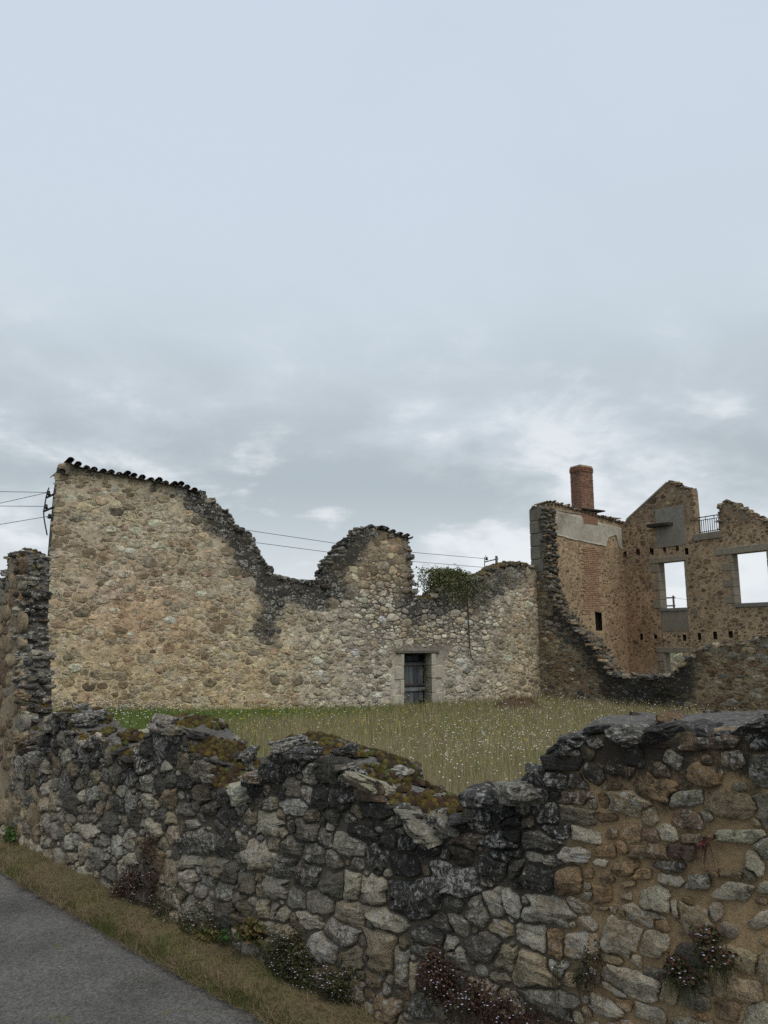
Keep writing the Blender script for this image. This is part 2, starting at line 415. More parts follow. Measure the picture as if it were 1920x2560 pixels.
class Stones:
    """stone outlines that grow from their seeds until they meet (a weighted, faceted Voronoi), then become 3-D stones"""
    def __init__(s, seed=5): s.c = []; s.M = []; s.fn = []; s.fw = []; s.code = []; s.r = np.random.default_rng(seed)
    def add(s, c, M, code=None, facets=(4, 7), even=0.28):
        # four main faces roughly square to the bed plus a few broken corners
        th = np.array([0, 0.5, 1.0, 1.5]) * np.pi + s.r.normal(0, 0.17, 4); wd = s.r.uniform(0.78, 0.98, 4)
        k = s.r.integers(1, 5); t2 = (s.r.choice(4, k, replace=False) + 0.5) * np.pi / 2 + s.r.normal(0, 0.22, k); w2 = s.r.uniform(0.86, 1.16, k)
        th = np.r_[th, t2, np.full(4 - k, th[0])]; wd = np.r_[wd, w2, np.full(4 - k, wd[0])]
        n = np.stack([np.cos(th), np.sin(th)], -1)
        s.c.append(c); s.M.append(M); s.fn.append(n); s.fw.append(wd); s.code.append(code)
    def finish(s, nseg=18, cap=1.25, gap=0.006, inside=None, clipfn=None):
        c = np.array(s.c, float); M = np.array(s.M, float); fn = np.array(s.fn); fw = np.array(s.fw); n = len(c)
        Mi = np.linalg.inv(M); size = np.sqrt(np.abs(np.linalg.det(M)))
        reach = np.linalg.norm(M, axis=(1, 2))
        th = np.linspace(0, 2 * np.pi, nseg, endpoint=False); dirs = np.stack([np.cos(th), np.sin(th)], -1)
        ts = np.linspace(0.25, 2.0, 18)
        s.T = np.zeros((n, nseg)); s.size = size; s.cc = c; s.MM = M; s.dirs = dirs; s.area = np.zeros(n)
        cap = np.broadcast_to(cap, (n,)); gap = np.broadcast_to(gap, (n,))
        for i in range(n):
            gd = 0.92 * np.max((dirs @ fn[i].T) / fw[i], 1) + 0.08
            tmax = cap[i] / np.maximum(gd, 0.3)
            Md = dirs @ M[i].T
            P = c[i] + Md[:, None] * ts[None, :, None]
            gi = gd[:, None] * ts[None]
            d = np.hypot(c[:, 0] - c[i, 0], c[:, 1] - c[i, 1]); near = np.where((d < (reach[i] + reach) * 1.8) & (d > 0))[0]
            near = near[np.argsort(d[near])[:16]]
            tb = tmax.copy()
            if len(near):
                q = np.einsum('jab,srjb->srja', Mi[near], P[:, :, None] - c[near])
                gj = 0.92 * np.max(np.einsum('srja,jka->srjk', q, fn[near]) / fw[near], -1) + 0.08 * np.hypot(q[..., 0], q[..., 1])
                f = np.min(gj, -1) - gi
                bad = f < 0; first = np.argmax(bad, 1); has = bad.any(1)
                for a in np.where(has)[0]:
                    k = first[a]
                    tt = ts[0] * 0.8 if k == 0 else ts[k - 1] + (ts[k] - ts[k - 1]) * f[a, k - 1] / (f[a, k - 1] - f[a, k])
                    tb[a] = min(tb[a], tt)
            tb = 0.08 * np.roll(tb, 1) + 0.84 * tb + 0.08 * np.roll(tb, -1)
            tb = tb * (1 + s.r.normal(0, 0.022, nseg))
            Ld = np.linalg.norm(Md, axis=1)
            tb = np.maximum(tb - gap[i] / Ld, 0.15)
            s.T[i] = tb
            pts = Md * tb[:, None]
            s.area[i] = 0.5 * abs(np.sum(pts[:, 0] * np.roll(pts[:, 1], -1) - pts[:, 1] * np.roll(pts[:, 0], -1)))
        return s
    def solid(s, i, place, H, back, rings, nfreq, nam, tint, grime, lichen, p=7.0, seed=0, craggy=0.0, sink=0.0, layer=0.5, sub=1):
        """3-D stone i: place(uv, h) -> world"""
        D_, T_ = s.dirs[::sub], s.T[i][::sub]; nseg = len(D_); Md = D_ @ s.MM[i].T * T_[:, None]
        rr = np.asarray(rings); rr = rr[rr < 1.0]
        r2 = np.r_[0.86, 1.0, rr]
        uv = s.cc[i] + Md[None] * r2[:, None, None]
        q = D_[None] * (T_[None, :, None] * r2[:, None, None])
        k = 4; sl = s.r.uniform(-0.75, 0.75, (k, 2)); of = s.r.uniform(0.75, 1.35, k)
        cut = np.minimum(1.0, np.min(q @ sl.T + of, -1)); cut = np.maximum(cut, 0.15)
        cut0 = max(min(1.0, of.min()), 0.15)
        prof = np.sqrt(np.clip(1 - r2 ** p, 0, 1))
        uvp = np.concatenate([uv.reshape(-1, 2), s.cc[i][None]])
        edge = np.concatenate([np.repeat(np.clip(1.15 - r2 ** 5, 0.0, 1), nseg), [1]])
        nz = fbm(np.concatenate([uvp * nfreq, np.full((len(uvp), 1), 3.1 * i + seed)], 1), 4, seed + 11, 0.55)
        qq = np.concatenate([q.reshape(-1, 2), [[0, 0]]])
        ly = fbm(np.concatenate([qq * np.array([0.9, 4.5]) + 7.7 * i, np.full((len(qq), 1), 1.7 * i)], 1), 3, seed + 51, 0.6)
        nz = nz * (1 - layer) + ly * layer
        h = np.concatenate([(H * cut * prof[:, None]).ravel(), [H * cut0]]) + nz * nam * edge - sink
        h[:nseg] = -back
        if craggy:
            du = fbm(np.concatenate([uvp * nfreq * 1.3, np.full((len(uvp), 1), 9.7 * i)], 1), 3, seed + 31) * craggy
            dv = fbm(np.concatenate([uvp * nfreq * 1.3, np.full((len(uvp), 1), 5.1 * i)], 1), 3, seed + 41) * craggy
            uvp = uvp + np.stack([du, dv], -1)
        v = place(uvp, h)
        m = len(r2); I = np.arange(m * nseg).reshape(m, nseg); J = np.roll(I, -1, 1)
        qd = np.stack([I[:-1], J[:-1], J[1:], I[1:]], -1).reshape(-1, 4)
        tr = np.stack([I[-1], J[-1], np.full(nseg, m * nseg)], -1)
        b = MB(); b.add(v, qd, tr, tint, grime, lichen); return b

def stone_objects(bodies, weights, mat, parent, name='stone', limit=300, smooth=True, rest_name='small_stones', flip=False):
    """the stones that show largest become objects of their own, the rest one part"""
    order = np.argsort(-np.asarray(weights)); rest = MB()
    for k, i in enumerate(order):
        b = bodies[i]
        if flip:
            b.q = [x[:, ::-1] for x in b.q]; b.t = [x[:, ::-1] for x in b.t]
        if k < limit:
            v = b.v[0]; o = mesh_obj(name, b, mat, parent, origin=v.mean(0), smooth=smooth)
        else: rest.merge(b)
    if rest.n:
        o = mesh_obj(rest_name, rest, mat, parent, smooth=smooth); tag(o, kind='stuff')
def orient(W):
    return np.cross(W.D, [0, 0, 1.0]) @ W.N < 0
def blob(px, py, cx, cy, rx, ry, soft=0.5):
    d = np.hypot((px - cx) / rx, (py - cy) / ry); return 1 - sstep(1 - soft, 1 + soft, d)
def dist_line(px, py, pts):
    """distance in picture units to a traced line on the wall"""
    px = np.asarray(px, float); py = np.asarray(py, float); best = np.full(px.shape, 1e9)
    for (ax, ay), (bx, by) in zip(pts[:-1], pts[1:]):
        dx, dy = bx - ax, by - ay; tt = np.clip(((px - ax) * dx + (py - ay) * dy) / (dx * dx + dy * dy), 0, 1)
        best = np.minimum(best, np.hypot(px - ax - tt * dx, py - ay - tt * dy))
    return best
def jitter_col(c, r, amt=0.12):
    k = 1 + r.normal(0, amt); return np.clip(np.asarray(c) * k * (1 + r.normal(0, 0.015, 3)), 0.01, 0.6)

# ------------------------------------------------------------------ ground, road, verge, meadow
NW_A, NW_B = on_ground(0, 2110), on_ground(850, 2545)
NW_D = (NW_B - NW_A)[:2] / np.linalg.norm((NW_B - NW_A)[:2])
A_L, A_R = on_ground(270, 1792, -0.3), on_ground(1352, 1737, -0.3)
A_D = (A_R - A_L)[:2] / np.linalg.norm((A_R - A_L)[:2])
B_D = np.array([A_D[1], -A_D[0]])                       # the house stands square to the barn wall
WN = Wall(NW_A, NW_D, (-1, -1), 0.52)                   # low wall along the road
WA = Wall(A_L, A_D, (0.5, -0.85), 0.60)                 # tall barn wall across the field
WB = Wall(A_R, B_D, (-0.85, -0.5), 0.55)                # broken front wall of the house
def field_z(x, y):
    d = -((np.asarray(x) - NW_A[0]) * WN.N[0] + (np.asarray(y) - NW_A[1]) * WN.N[1])
    return -0.05 - 0.42 * sstep(0.5, 15, d) + 0.05 * fbm2(np.asarray(x), np.asarray(y), 0.35, 3, 21)

def grid_mesh(xs, ys, zf):
    X, Y = np.meshgrid(xs, ys, indexing='ij'); Z = zf(X, Y)
    v = np.stack([X, Y, Z], -1).reshape(-1, 3); I = np.arange(len(xs) * len(ys)).reshape(len(xs), len(ys))
    return v, np.stack([I[:-1, :-1], I[1:, :-1], I[1:, 1:], I[:-1, 1:]], -1).reshape(-1, 4)
def ground_mat(name, c1, c2, c3, sc):
    m, t, b = new_mat(name)
    pos = t.node('ShaderNodeNewGeometry').outputs['Position']
    n1 = t.noise(pos, 1.1 * sc, 6, 0.65); n2 = t.noise(pos, 14 * sc, 7, 0.7)
    c = t.mix(t.rng(n1, 0.38, 0.62), c1, c2); c = t.mix(t.rng(n2, 0.45, 0.7), c, c3)
    t.put(b.inputs['Base Color'], c); b.inputs['Roughness'].default_value = 0.95
    bp = t.node('ShaderNodeBump'); bp.inputs['Strength'].default_value = 0.8; bp.inputs['Distance'].default_value = 0.03
    t.put(bp.inputs['Height'], n2); t.l.new(bp.outputs[0], b.inputs['Normal']); return m
mb = MB(); v, q = grid_mesh(np.linspace(-900, 900, 19), np.linspace(-900, 900, 19), lambda X, Y: np.full(X.shape, -0.75)); mb.add(v, q)
tag(mesh_obj('ground', mb, ground_mat('far_ground', (0.07, 0.09, 0.03), (0.10, 0.10, 0.045), (0.05, 0.06, 0.02), 0.2), origin=(0, 0, -0.75)), kind='structure')
mb = MB()
us = np.linspace(-14, 16, 61); dsn = np.linspace(0.25, 34, 69)
U, Dn = np.meshgrid(us, dsn, indexing='ij'); P = WN.P(U, 0 * U, -Dn); P[..., 2] = field_z(P[..., 0], P[..., 1])
I = np.arange(U.size).reshape(U.shape); q = np.stack([I[:-1, :-1], I[:-1, 1:], I[1:, 1:], I[1:, :-1]], -1).reshape(-1, 4)
mb.add(P.reshape(-1, 3), q)
tag(mesh_obj('field', mb, ground_mat('field_soil', (0.13, 0.115, 0.06), (0.10, 0.105, 0.045), (0.085, 0.07, 0.04), 1.0), origin=(0, 12, -0.3)), kind='structure')

# road edge follows the traced line; verge between road and wall foot
RE = on_ground(np.array([0, 100, 200, 300, 400, 500, 620]), np.array([2197, 2240, 2293, 2355, 2420, 2482, 2560]))
re_u = (RE - WN.O) @ WN.D; re_d = (RE - WN.O) @ WN.N
edge_d = np.poly1d(np.polyfit(re_u, re_d, 1))
def road_edge(u): return edge_d(u) + 0.035 * fbm2(u, 0 * u, 2.3, 4, 61) + 0.02 * fbm2(u, 0 * u, 14, 2, 62)
def strip_sheet(u, d0, d1, nd, zf):
    k = np.linspace(0, 1, nd); U = np.repeat(u[:, None], nd, 1); Dd = d0[:, None] + (d1 - d0)[:, None] * k[None]
    P = WN.P(U, 0 * U, Dd); P[..., 2] = zf(U, Dd, P)
    I = np.arange(U.size).reshape(U.shape); q = np.stack([I[:-1, :-1], I[1:, :-1], I[1:, 1:], I[:-1, 1:]], -1).reshape(-1, 4)
    return P.reshape(-1, 3), (q[:, ::-1] if not orient(WN) else q)
u = np.concatenate([np.linspace(-60, -2, 30), np.linspace(-1.9, 9, 260), np.linspace(9.2, 60, 30)])
mb = MB(); P, q = strip_sheet(u, road_edge(u) - 0.12, np.full(len(u), 9.0), 24, lambda U, D, P: 0.0 + 0.004 * fbm2(P[..., 0], P[..., 1], 1.5, 3, 8)); mb.add(P, q)
def asphalt():
    m, t, b = new_mat('asphalt')
    pos = t.node('ShaderNodeNewGeometry').outputs['Position']
    vo = t.node('ShaderNodeTexVoronoi'); t.put(vo.inputs['Vector'], pos); vo.inputs['Scale'].default_value = 95
    n1 = t.noise(pos, 1.6, 5, 0.6); n2 = t.noise(pos, 130, 3, 0.7); n3 = t.noise(pos, 5, 7, 0.7, 0.8)
    g = t.math('MULTIPLY', t.rng(vo.outputs['Color'], 0.0, 1.0, 0.55, 1.5, False), t.rng(n1, 0.3, 0.7, 0.75, 1.3))
    vm = t.node('ShaderNodeVectorMath', operation='SCALE'); vm.inputs[0].default_value = (0.096, 0.093, 0.088); t.put(vm.inputs['Scale'], g)
    chip = t.rng(vo.outputs['Color'], 0.955, 0.985)
    c = t.mix(t.math('MULTIPLY', chip, 0.6), vm.outputs[0], (0.30, 0.29, 0.27))
    c = t.mix(t.math('MULTIPLY', t.rng(n3, 0.60, 0.68), 0.7), c, (0.12, 0.12, 0.03))
    t.put(b.inputs['Base Color'], c); b.inputs['Roughness'].default_value = 0.85
    bp = t.node('ShaderNodeBump'); bp.inputs['Strength'].default_value = 0.9; bp.inputs['Distance'].default_value = 0.008
    t.put(bp.inputs['Height'], t.math('ADD', vo.outputs['Distance'], n2)); t.l.new(bp.outputs[0], b.inputs['Normal']); return m
tag(mesh_obj('road', mb, asphalt(), origin=(-3, 2, 0)), kind='structure')
mb = MB()
P, q = strip_sheet(u, np.full(len(u), -0.2), road_edge(u), 26, lambda U, D, P: -0.012 + 0.045 * sstep(0, 0.10, road_edge(U) - D) + 0.012 * fbm2(P[..., 0], P[..., 1], 7, 4, 9) + 0.05 * sstep(0.30, 0.0, D)); mb.add(P, q)
tag(mesh_obj('verge', mb, ground_mat('verge_soil', (0.17, 0.125, 0.065), (0.125, 0.115, 0.045), (0.085, 0.065, 0.035), 3.0), origin=(-1, 4, 0)), kind='structure')

# ------------------------------------------------------------------ the low wall along the road
# front top edge traced in the photograph (pixels), turned into wall coordinates
NW_LINE = [(40, 1880), (75, 1928), (95, 1900), (112, 1850), (130, 1800), (146, 1786), (165, 1794), (178, 1834), (216, 1862), (226, 1840), (264, 1858), (315, 1907), (340, 1900),
           (357, 1875), (371, 1832), (395, 1814), (424, 1818), (452, 1840), (481, 1880), (503, 1900), (525, 1936), (545, 1980), (594, 2004), (612, 1976), (633, 1954), (651, 1925),
           (667, 1889), (697, 1869), (748, 1886), (803, 1910), (860, 1918), (897, 1932), (912, 1960), (925, 1995), (980, 2020), (1020, 2042), (1065, 2072), (1130, 2066), (1195, 2036),
           (1210, 2014), (1224, 1998), (1288, 1978), (1339, 1938), (1363, 1898), (1420, 1852), (1452, 1834), (1600, 1843), (1700, 1838), (1843, 1838), (2150, 1850)]
nl = WN.line(NW_LINE)
nl = np.concatenate([nl, [[nl[-1, 0] + 3.0, nl[-1, 1] + 0.02]]])
_up = float(WN.uv(np.array([1400.0]), np.array([1900.0]))[0][0])
WN.thin = lambda u: 0.66 + 0.40 * sstep(_up - 0.35, _up + 0.1, u)                # a thicker pier at the right
OLN = Outline(nl, 0.022, 0.022, 4, 6.0)
stains = [(1640, 2000), (1700, 2180), (1740, 2330)]
def near_zone(px, py, u, v):
    """how black with lichen crust the wall is: the upper half and the middle, and the run-off below the right-hand cap"""
    top = OLN.top(u); hgt = np.maximum(top, 0.3); rel = v / hgt
    g = 0.24 + 0.50 * sstep(0.40, 0.95, rel) - 0.22 * sstep(0.28, 0.05, rel)
    g = g - 0.33 * sstep(1380, 1500, px) + 0.10 * blob(px, py, 1250, 2150, 240, 200)
    g = g + 0.45 * sstep(0.88, 0.99, rel) * sstep(1380, 1500, px)
    g = g + 0.45 * (1 - sstep(30, 95, dist_line(px, py, [(1720, 2150), (1730, 2240), (1750, 2330)])))
    g = g + 0.40 * (1 - sstep(40, 110, dist_line(px, py, [(1560, 1900), (1690, 1950)])))
    g = g + 0.30 * (1 - sstep(10, 55, dist_line(px, py, [(1880, 1890), (1885, 2000)])))
    g = g - 0.35 * (1 - sstep(8, 22, dist_line(px, py, [(128, 1930), (112, 2060)])))
    return g
def near_shade(Pw):
    px, py = to_px(Pw); rel = Pw - WN.O; uu = rel @ WN.D; vv = Pw[:, 2]
    g = near_zone(px, py, uu, vv)
    right = sstep(1380, 1480, px)[:, None]
    base = np.array([0.120, 0.104, 0.076]) * (1 - right) + np.array([0.330, 0.235, 0.130]) * right
    depth = -(rel @ WN.N)
    cap = sstep(0.02, 0.08, depth)[:, None]
    base = base * (1 - cap) + np.array([0.13, 0.125, 0.115]) * cap
    g = np.where(depth > 0.03, 0.46, g - 0.10)
    k = 1 + 0.18 * fbm(Pw * 4, 3, 77)
    return base * k[:, None], g, np.where(depth > 0.03, 0.25, 0.10)
low_wall = empty('boundary_wall', WN.P(3.0, 0.0), 'low ruined rubble stone wall with mossy broken top beside the road', 'wall')
mb = MB(); core(WN, OLN, -0.12, mb, near_shade, K=46, nw=16, amp=0.014, freq=7.0, crown=0.045, recess=0.007)
mesh_obj('mortar_core', mb, M_NEAR_MORTAR, low_wall)

# stones read off the photograph: crop origin and scale, then (x, y, half width, half height, tilt, colour)
TR = []
def trace(x0, y0, sc, rows):
    for r_ in rows:
        x, y, a, b, ang, code = r_ if len(r_) == 6 else (r_[0], r_[1], r_[2], r_[3], 0, r_[4])
        TR.append((x0 + x * sc, y0 + y * sc, a * sc, b * sc, ang, code))
trace(600, 1750, 0.422, [(615,850,105,60,8,'l'),(115,930,85,85,0,'t'),(200,858,40,42,0,'t'),(310,868,75,60,20,'g'),(270,985,68,72,10,'d'),(410,1030,70,75,0,'d'),(550,1090,75,85,0,'d'),
 (670,1100,55,90,0,'l'),(795,1120,65,95,0,'l'),(975,985,95,75,20,'d'),(815,930,55,90,0,'d'),(1265,1075,165,95,22,'d'),(1040,1180,175,115,8,'d'),(45,1080,60,65,0,'g'),(205,1110,85,70,10,'g'),
 (335,1170,55,80,0,'g'),(475,1190,85,80,5,'g'),(660,1270,100,70,15,'t'),(410,1300,100,50,10,'l'),(150,1240,40,60,0,'t'),(245,1265,60,45,10,'l'),(880,1300,120,75,22,'l'),(155,1345,55,40,0,'l'),
 (275,1375,60,55,0,'t'),(590,1380,105,70,10,'g'),(490,1470,75,85,20,'l'),(840,1490,95,140,0,'t'),(958,1565,45,165,0,'g'),(1025,1625,28,95,0,'t'),(1110,1390,90,70,10,'d'),(1090,1480,85,55,15,'d'),
 (1110,1610,55,60,0,'g'),(1290,1530,60,60,5,'l'),(1440,1470,95,90,10,'d'),(1600,1540,75,110,10,'t'),(1560,1350,75,55,25,'T'),(1530,1200,110,75,35,'l'),(1400,1240,80,90,10,'g'),(1265,1200,80,60,15,'g'),
 (1300,1310,80,50,30,'l'),(1500,1000,80,70,5,'d'),(1310,920,60,65,0,'b'),(1640,1000,50,80,0,'g'),(1340,830,105,45,12,'o'),(1560,830,95,55,5,'d'),(1560,920,80,40,8,'d'),(60,700,40,55,0,'t'),
 (180,730,85,65,5,'l'),(400,780,75,65,5,'g'),(600,590,75,60,5,'d'),(745,555,70,50,5,'o'),(800,650,90,45,5,'d'),(320,630,90,50,0,'l'),(420,440,45,55,0,'l'),(530,430,80,70,10,'g'),(640,460,70,60,10,'d'),
 (310,410,50,35,0,'d'),(190,430,75,60,0,'d'),(80,540,55,35,5,'d'),(185,620,40,35,0,'t'),(480,580,50,70,10,'d'),(1040,760,100,60,5,'g'),(870,840,55,45,0,'d'),(1000,850,60,50,0,'d'),(740,790,90,40,5,'d'),
 (960,720,110,35,0,'g'),(1200,790,100,35,-15,'l'),(1110,890,80,40,0,'d'),(60,1470,50,60,0,'t'),(170,1480,40,60,0,'t'),(660,1540,65,70,0,'g'),(660,1720,80,60,15,'o'),(870,1830,80,80,0,'o'),
 (1440,1760,100,95,5,'t'),(1550,1640,60,45,0,'l'),(1260,1670,65,60,0,'d'),(1060,1830,90,60,0,'d'),(1560,605,80,38,0,'g'),(1560,700,80,40,5,'d')])
trace(0, 1700, 0.422, [(865,600,35,45,'l'),(985,510,30,35,'l'),(880,720,35,45,'l'),(570,570,35,35,'t'),(890,510,25,30,'d'),(1105,600,50,40,'d'),(1490,820,35,50,'t'),(1140,860,50,30,'l'),(1190,960,120,75,10,'d'),
 (1350,980,60,80,'d'),(1120,1080,70,45,'l'),(1275,1100,60,60,10,'g'),(1115,1180,60,65,'l'),(1010,1150,45,80,'t'),(1475,1200,65,70,'l'),(1230,1185,55,30,10,'L'),(1370,1150,40,70,'d'),(1330,1260,50,60,'g'),
 (1430,1320,45,60,'g'),(1190,1250,35,60,'g'),(1340,1380,90,80,10,'d'),(1570,1360,40,60,'t'),(1630,1370,35,55,'g'),(1590,1460,65,35,10,'L'),(1330,1540,45,50,'g'),(1470,1580,80,75,'t'),(630,1240,55,55,'g'),
 (530,900,50,50,10,'L'),(465,880,35,30,'l'),(285,970,30,30,'l'),(415,970,25,40,'l'),(430,1050,35,35,'l'),(505,1010,30,70,'t'),(650,850,55,70,'d'),(780,1060,45,35,'l'),(860,970,35,40,'t'),(590,1060,55,60,'d'),
 (140,970,25,70,'t'),(165,1000,20,80,'t'),(215,1020,30,80,'t'),(290,1060,30,70,'t'),(325,900,25,60,'g'),(490,1140,35,45,'l'),(420,1130,30,40,'g'),(1100,760,60,35,'g'),(960,800,45,40,'d'),
 (270,640,30,40,'T'),(265,740,28,40,'T'),(550,690,50,45,'g'),(700,740,50,50,'d'),(430,720,50,55,'d'),(1250,760,60,40,'g')])
trace(1250, 1750, 0.404, [(1290,265,185,42,-3,'o'),(960,265,100,32,5,'o'),(730,235,100,36,0,'d'),(740,430,85,45,8,'o'),(1265,460,110,75,8,'O'),(960,540,110,85,10,'O'),(995,430,60,60,0,'t'),(785,640,145,70,8,'t'),
 (680,530,70,30,10,'o'),(470,610,100,50,5,'o'),(470,700,120,50,15,'l'),(400,400,120,40,5,'d'),(300,500,100,45,12,'d'),(470,500,55,50,0,'g'),(440,330,80,25,0,'o'),(200,575,95,40,8,'d'),(240,870,115,70,12,'g'),
 (530,840,85,40,8,'L'),(350,820,80,50,0,'d'),(450,955,100,45,5,'l'),(260,980,110,35,12,'l'),(200,1090,140,80,12,'d'),(435,1120,85,90,5,'O'),(665,725,65,30,0,'o'),(690,830,40,35,0,'o'),(670,935,80,40,-10,'O'),
 (820,830,70,75,0,'O'),(925,840,65,55,15,'r'),(900,930,120,50,0,'o'),(780,1040,85,50,-5,'O'),(870,1075,60,40,0,'O'),(545,1075,35,35,0,'o'),(660,1110,45,30,0,'o'),(790,1140,45,25,0,'o'),(625,1200,65,55,0,'O'),
 (780,1225,40,25,0,'o'),(620,1000,45,30,20,'l'),(1130,940,80,60,0,'r'),(1160,740,90,65,0,'r'),(1150,610,105,50,-10,'l'),(1420,640,150,95,0,'t'),(1190,860,80,35,0,'t'),(1480,840,155,45,3,'l'),(1630,430,80,95,0,'l'),
 (1050,1030,100,35,5,'g'),(1045,1110,80,40,15,'l'),(960,1230,95,85,0,'l'),(1230,1130,75,50,0,'l'),(1455,1185,90,55,10,'l'),(1420,1080,110,25,5,'t'),(1640,1160,50,40,0,'l'),(1340,1320,45,75,0,'l'),
 (1620,1360,80,50,-20,'l'),(860,1330,120,50,20,'L'),(640,1290,45,15,0,'t'),(745,1470,110,105,20,'l'),(960,1520,90,90,15,'l'),(300,1300,160,85,18,'L'),(475,1280,75,45,20,'T'),(335,1510,50,110,0,'O'),
 (500,1520,100,80,0,'O'),(190,1460,95,80,15,'L'),(40,1420,60,65,0,'T'),(60,1260,90,80,40,'L'),(170,1650,180,110,22,'T'),(810,1750,170,70,25,'L'),(955,1690,80,35,15,'d'),(690,1600,70,30,20,'t'),(470,1740,90,45,22,'T'),
 (1200,1570,110,75,10,'d'),(1470,1600,150,75,20,'t'),(1470,1790,170,80,15,'t'),(1200,1850,110,70,15,'g'),(640,1900,130,50,25,'l'),(920,1940,110,50,20,'l'),(330,1880,180,70,25,'g'),(700,1790,100,20,30,'l'),
 (1080,1290,25,65,-10,'l'),(1580,1010,70,80,0,'l'),(1640,270,90,40,0,'d'),(60,740,90,45,5,'d'),(60,850,70,50,5,'d'),(60,950,80,30,5,'d')])
ST = Stones(11); fixed = []
for (x, y, a, b, ang, code) in TR:
    ca, sa = math.cos(R(ang)), math.sin(R(ang))
    pu, pv = WN.uv(np.array([x, x + a * ca, x - b * sa]), np.array([y, y + a * sa, y + b * ca]))
    c = np.array([pu[0], pv[0]]); M = np.array([[pu[1] - pu[0], pu[2] - pu[0]], [pv[1] - pv[0], pv[2] - pv[0]]])
    if c[1] > OLN.top(c[0]) - 0.015: continue
    if any(np.hypot(c[0] - f[0], c[1] - f[1]) < 0.55 * math.sqrt(abs(np.linalg.det(M))) for f in fixed): continue
    ST.add(c, M * 1.08, code); fixed.append((c[0], c[1], math.sqrt(abs(np.linalg.det(M)) * 1.25)))
fixed = np.array(fixed)
def ins(uu, vv, ss):
    px, py = to_px(WN.P(uu, vv))
    sparse = (px > 1500) & (rng.uniform(size=px.shape) < 0.5)
    return (vv < OLN.top(uu) - ss * 0.55) & (vv > ss * 0.4) & ~sparse
C_, A_ = scatter(ins, (OLN.u[0], 0.0, OLN.u[-1], 1.6), [(0.07, 0.10, 2500), (0.045, 0.07, 5000), (0.026, 0.045, 8000), (0.015, 0.026, 4000)], 1.35, fixed, pack=0.86, seed=3)
for (x, y), a in zip(C_, A_):
    th = ST.r.normal(0, 0.2); asp = ST.r.uniform(1.1, 1.8)
    Rm = np.array([[math.cos(th), -math.sin(th)], [math.sin(th), math.cos(th)]])
    ST.add(np.array([x, y]), Rm @ np.diag([a, a / asp * 1.15]), None)
cc = np.array(ST.c); cpx, cpy = to_px(WN.P(cc[:, 0], cc[:, 1]))
rt = sstep(1380, 1500, cpx)
ST.finish(nseg=36, cap=1.45 * (1 - rt) + 1.16 * rt, gap=0.0065 - 0.0025 * rt)
bodies, wts = [], []
rs = np.random.default_rng(31)
for i in range(len(cc)):
    px, py = cpx[i], cpy[i]; g = float(near_zone(np.array([px]), np.array([py]), cc[i:i + 1, 0], cc[i:i + 1, 1])[0])
    code = ST.code[i]
    if code is None:
        code = rs.choice(list('gdltbg')) if px < 1400 else rs.choice(list('ottlgO'))
    loc = np.array([0.235, 0.210, 0.160]) * (1 - rt[i]) + np.array([0.27, 0.215, 0.145]) * rt[i]; kk = 0.60 + 0.1 * rt[i]
    col = jitter_col((np.array(PAL[code]) * kk + loc * (1 - kk)) * 1.12, rs)
    gr = {'d': 0.16, 'g': 0.02, 'l': -0.15, 'L': -0.24, 't': -0.12, 'T': -0.20, 'o': -0.16, 'O': -0.18, 'r': -0.05, 'b': 0.0}[code] + g
    li = float(np.clip(rs.normal(0.38, 0.25), 0, 1)) * (1.0 if px < 1500 else 0.8)
    if code in 'lL': li = min(1, li + 0.2)
    H = float(np.clip(ST.size[i] * rs.uniform(0.28, 0.62), 0.012, 0.046)) * (1.0 - 0.35 * rt[i])
    near_ = cpx[i] > 1000
    rings = [0.98, 0.945, 0.90, 0.83, 0.74, 0.63, 0.50, 0.34, 0.17] if ST.size[i] > 0.03 else [0.95, 0.82, 0.5]
    bodies.append(ST.solid(i, lambda p, h: WN.P(p[:, 0], p[:, 1], h), H, 0.05, rings, 24.0, min(0.014, 0.26 * ST.size[i]) * (1 - 0.5 * rt[i]), col, gr, li, p=11.0, seed=2, craggy=min(0.010, 0.15 * ST.size[i]), sink=0.004 - 0.004 * rt[i], layer=0.5 - 0.25 * rt[i], sub=1 if ST.size[i] > 0.03 else 3))
    wts.append(ST.area[i] * (1 if -50 < px < 1970 and py < 2620 else 0.05))
stone_objects(bodies, wts, M_NEAR, low_wall, flip=orient(WN), smooth=False)

# stones bedded in the broken top and in the stepped ends
def rough_blocks(count, seed, n=4):
    """rough quarried lumps: subdivided cubes, slightly rounded, broken by noise and chopped by planes"""
    r_ = np.random.default_rng(seed); g = np.linspace(-1, 1, n + 1); out = []
    key = {}; V = []; Q = []
    def vid(p):
        k = tuple(np.round(p, 4))
        if k not in key: key[k] = len(V); V.append(p)
        return key[k]
    for ax in range(3):
        for s_ in (-1, 1):
            a, b_ = (ax + 1) % 3, (ax + 2) % 3
            for i in range(n):
                for j in range(n):
                    f = []
                    for (x, y) in ((g[i], g[j]), (g[i + 1], g[j]), (g[i + 1], g[j + 1]), (g[i], g[j + 1])):
                        p = np.zeros(3); p[ax] = s_; p[a] = x; p[b_] = y; f.append(vid(p))
                    Q.append(f if s_ > 0 else f[::-1])
    V = np.array(V); Q = np.array(Q)
    for k in range(count):
        L = np.linalg.norm(V, axis=1)[:, None]; v = V * (0.62 + 0.38 / L * 1.0)
        for m in range(5):
            nrm = r_.normal(size=3); nrm /= np.linalg.norm(nrm); d = r_.uniform(0.62, 1.0)
            ex = np.maximum(v @ nrm - d, 0); v = v - ex[:, None] * nrm
        v = v * (1 + 0.22 * fbm(v * 1.6 + 13.1 * k, 3, seed + k)[:, None]) + 0.05 * r_.normal(size=v.shape)
        out.append(v)
    return out, Q
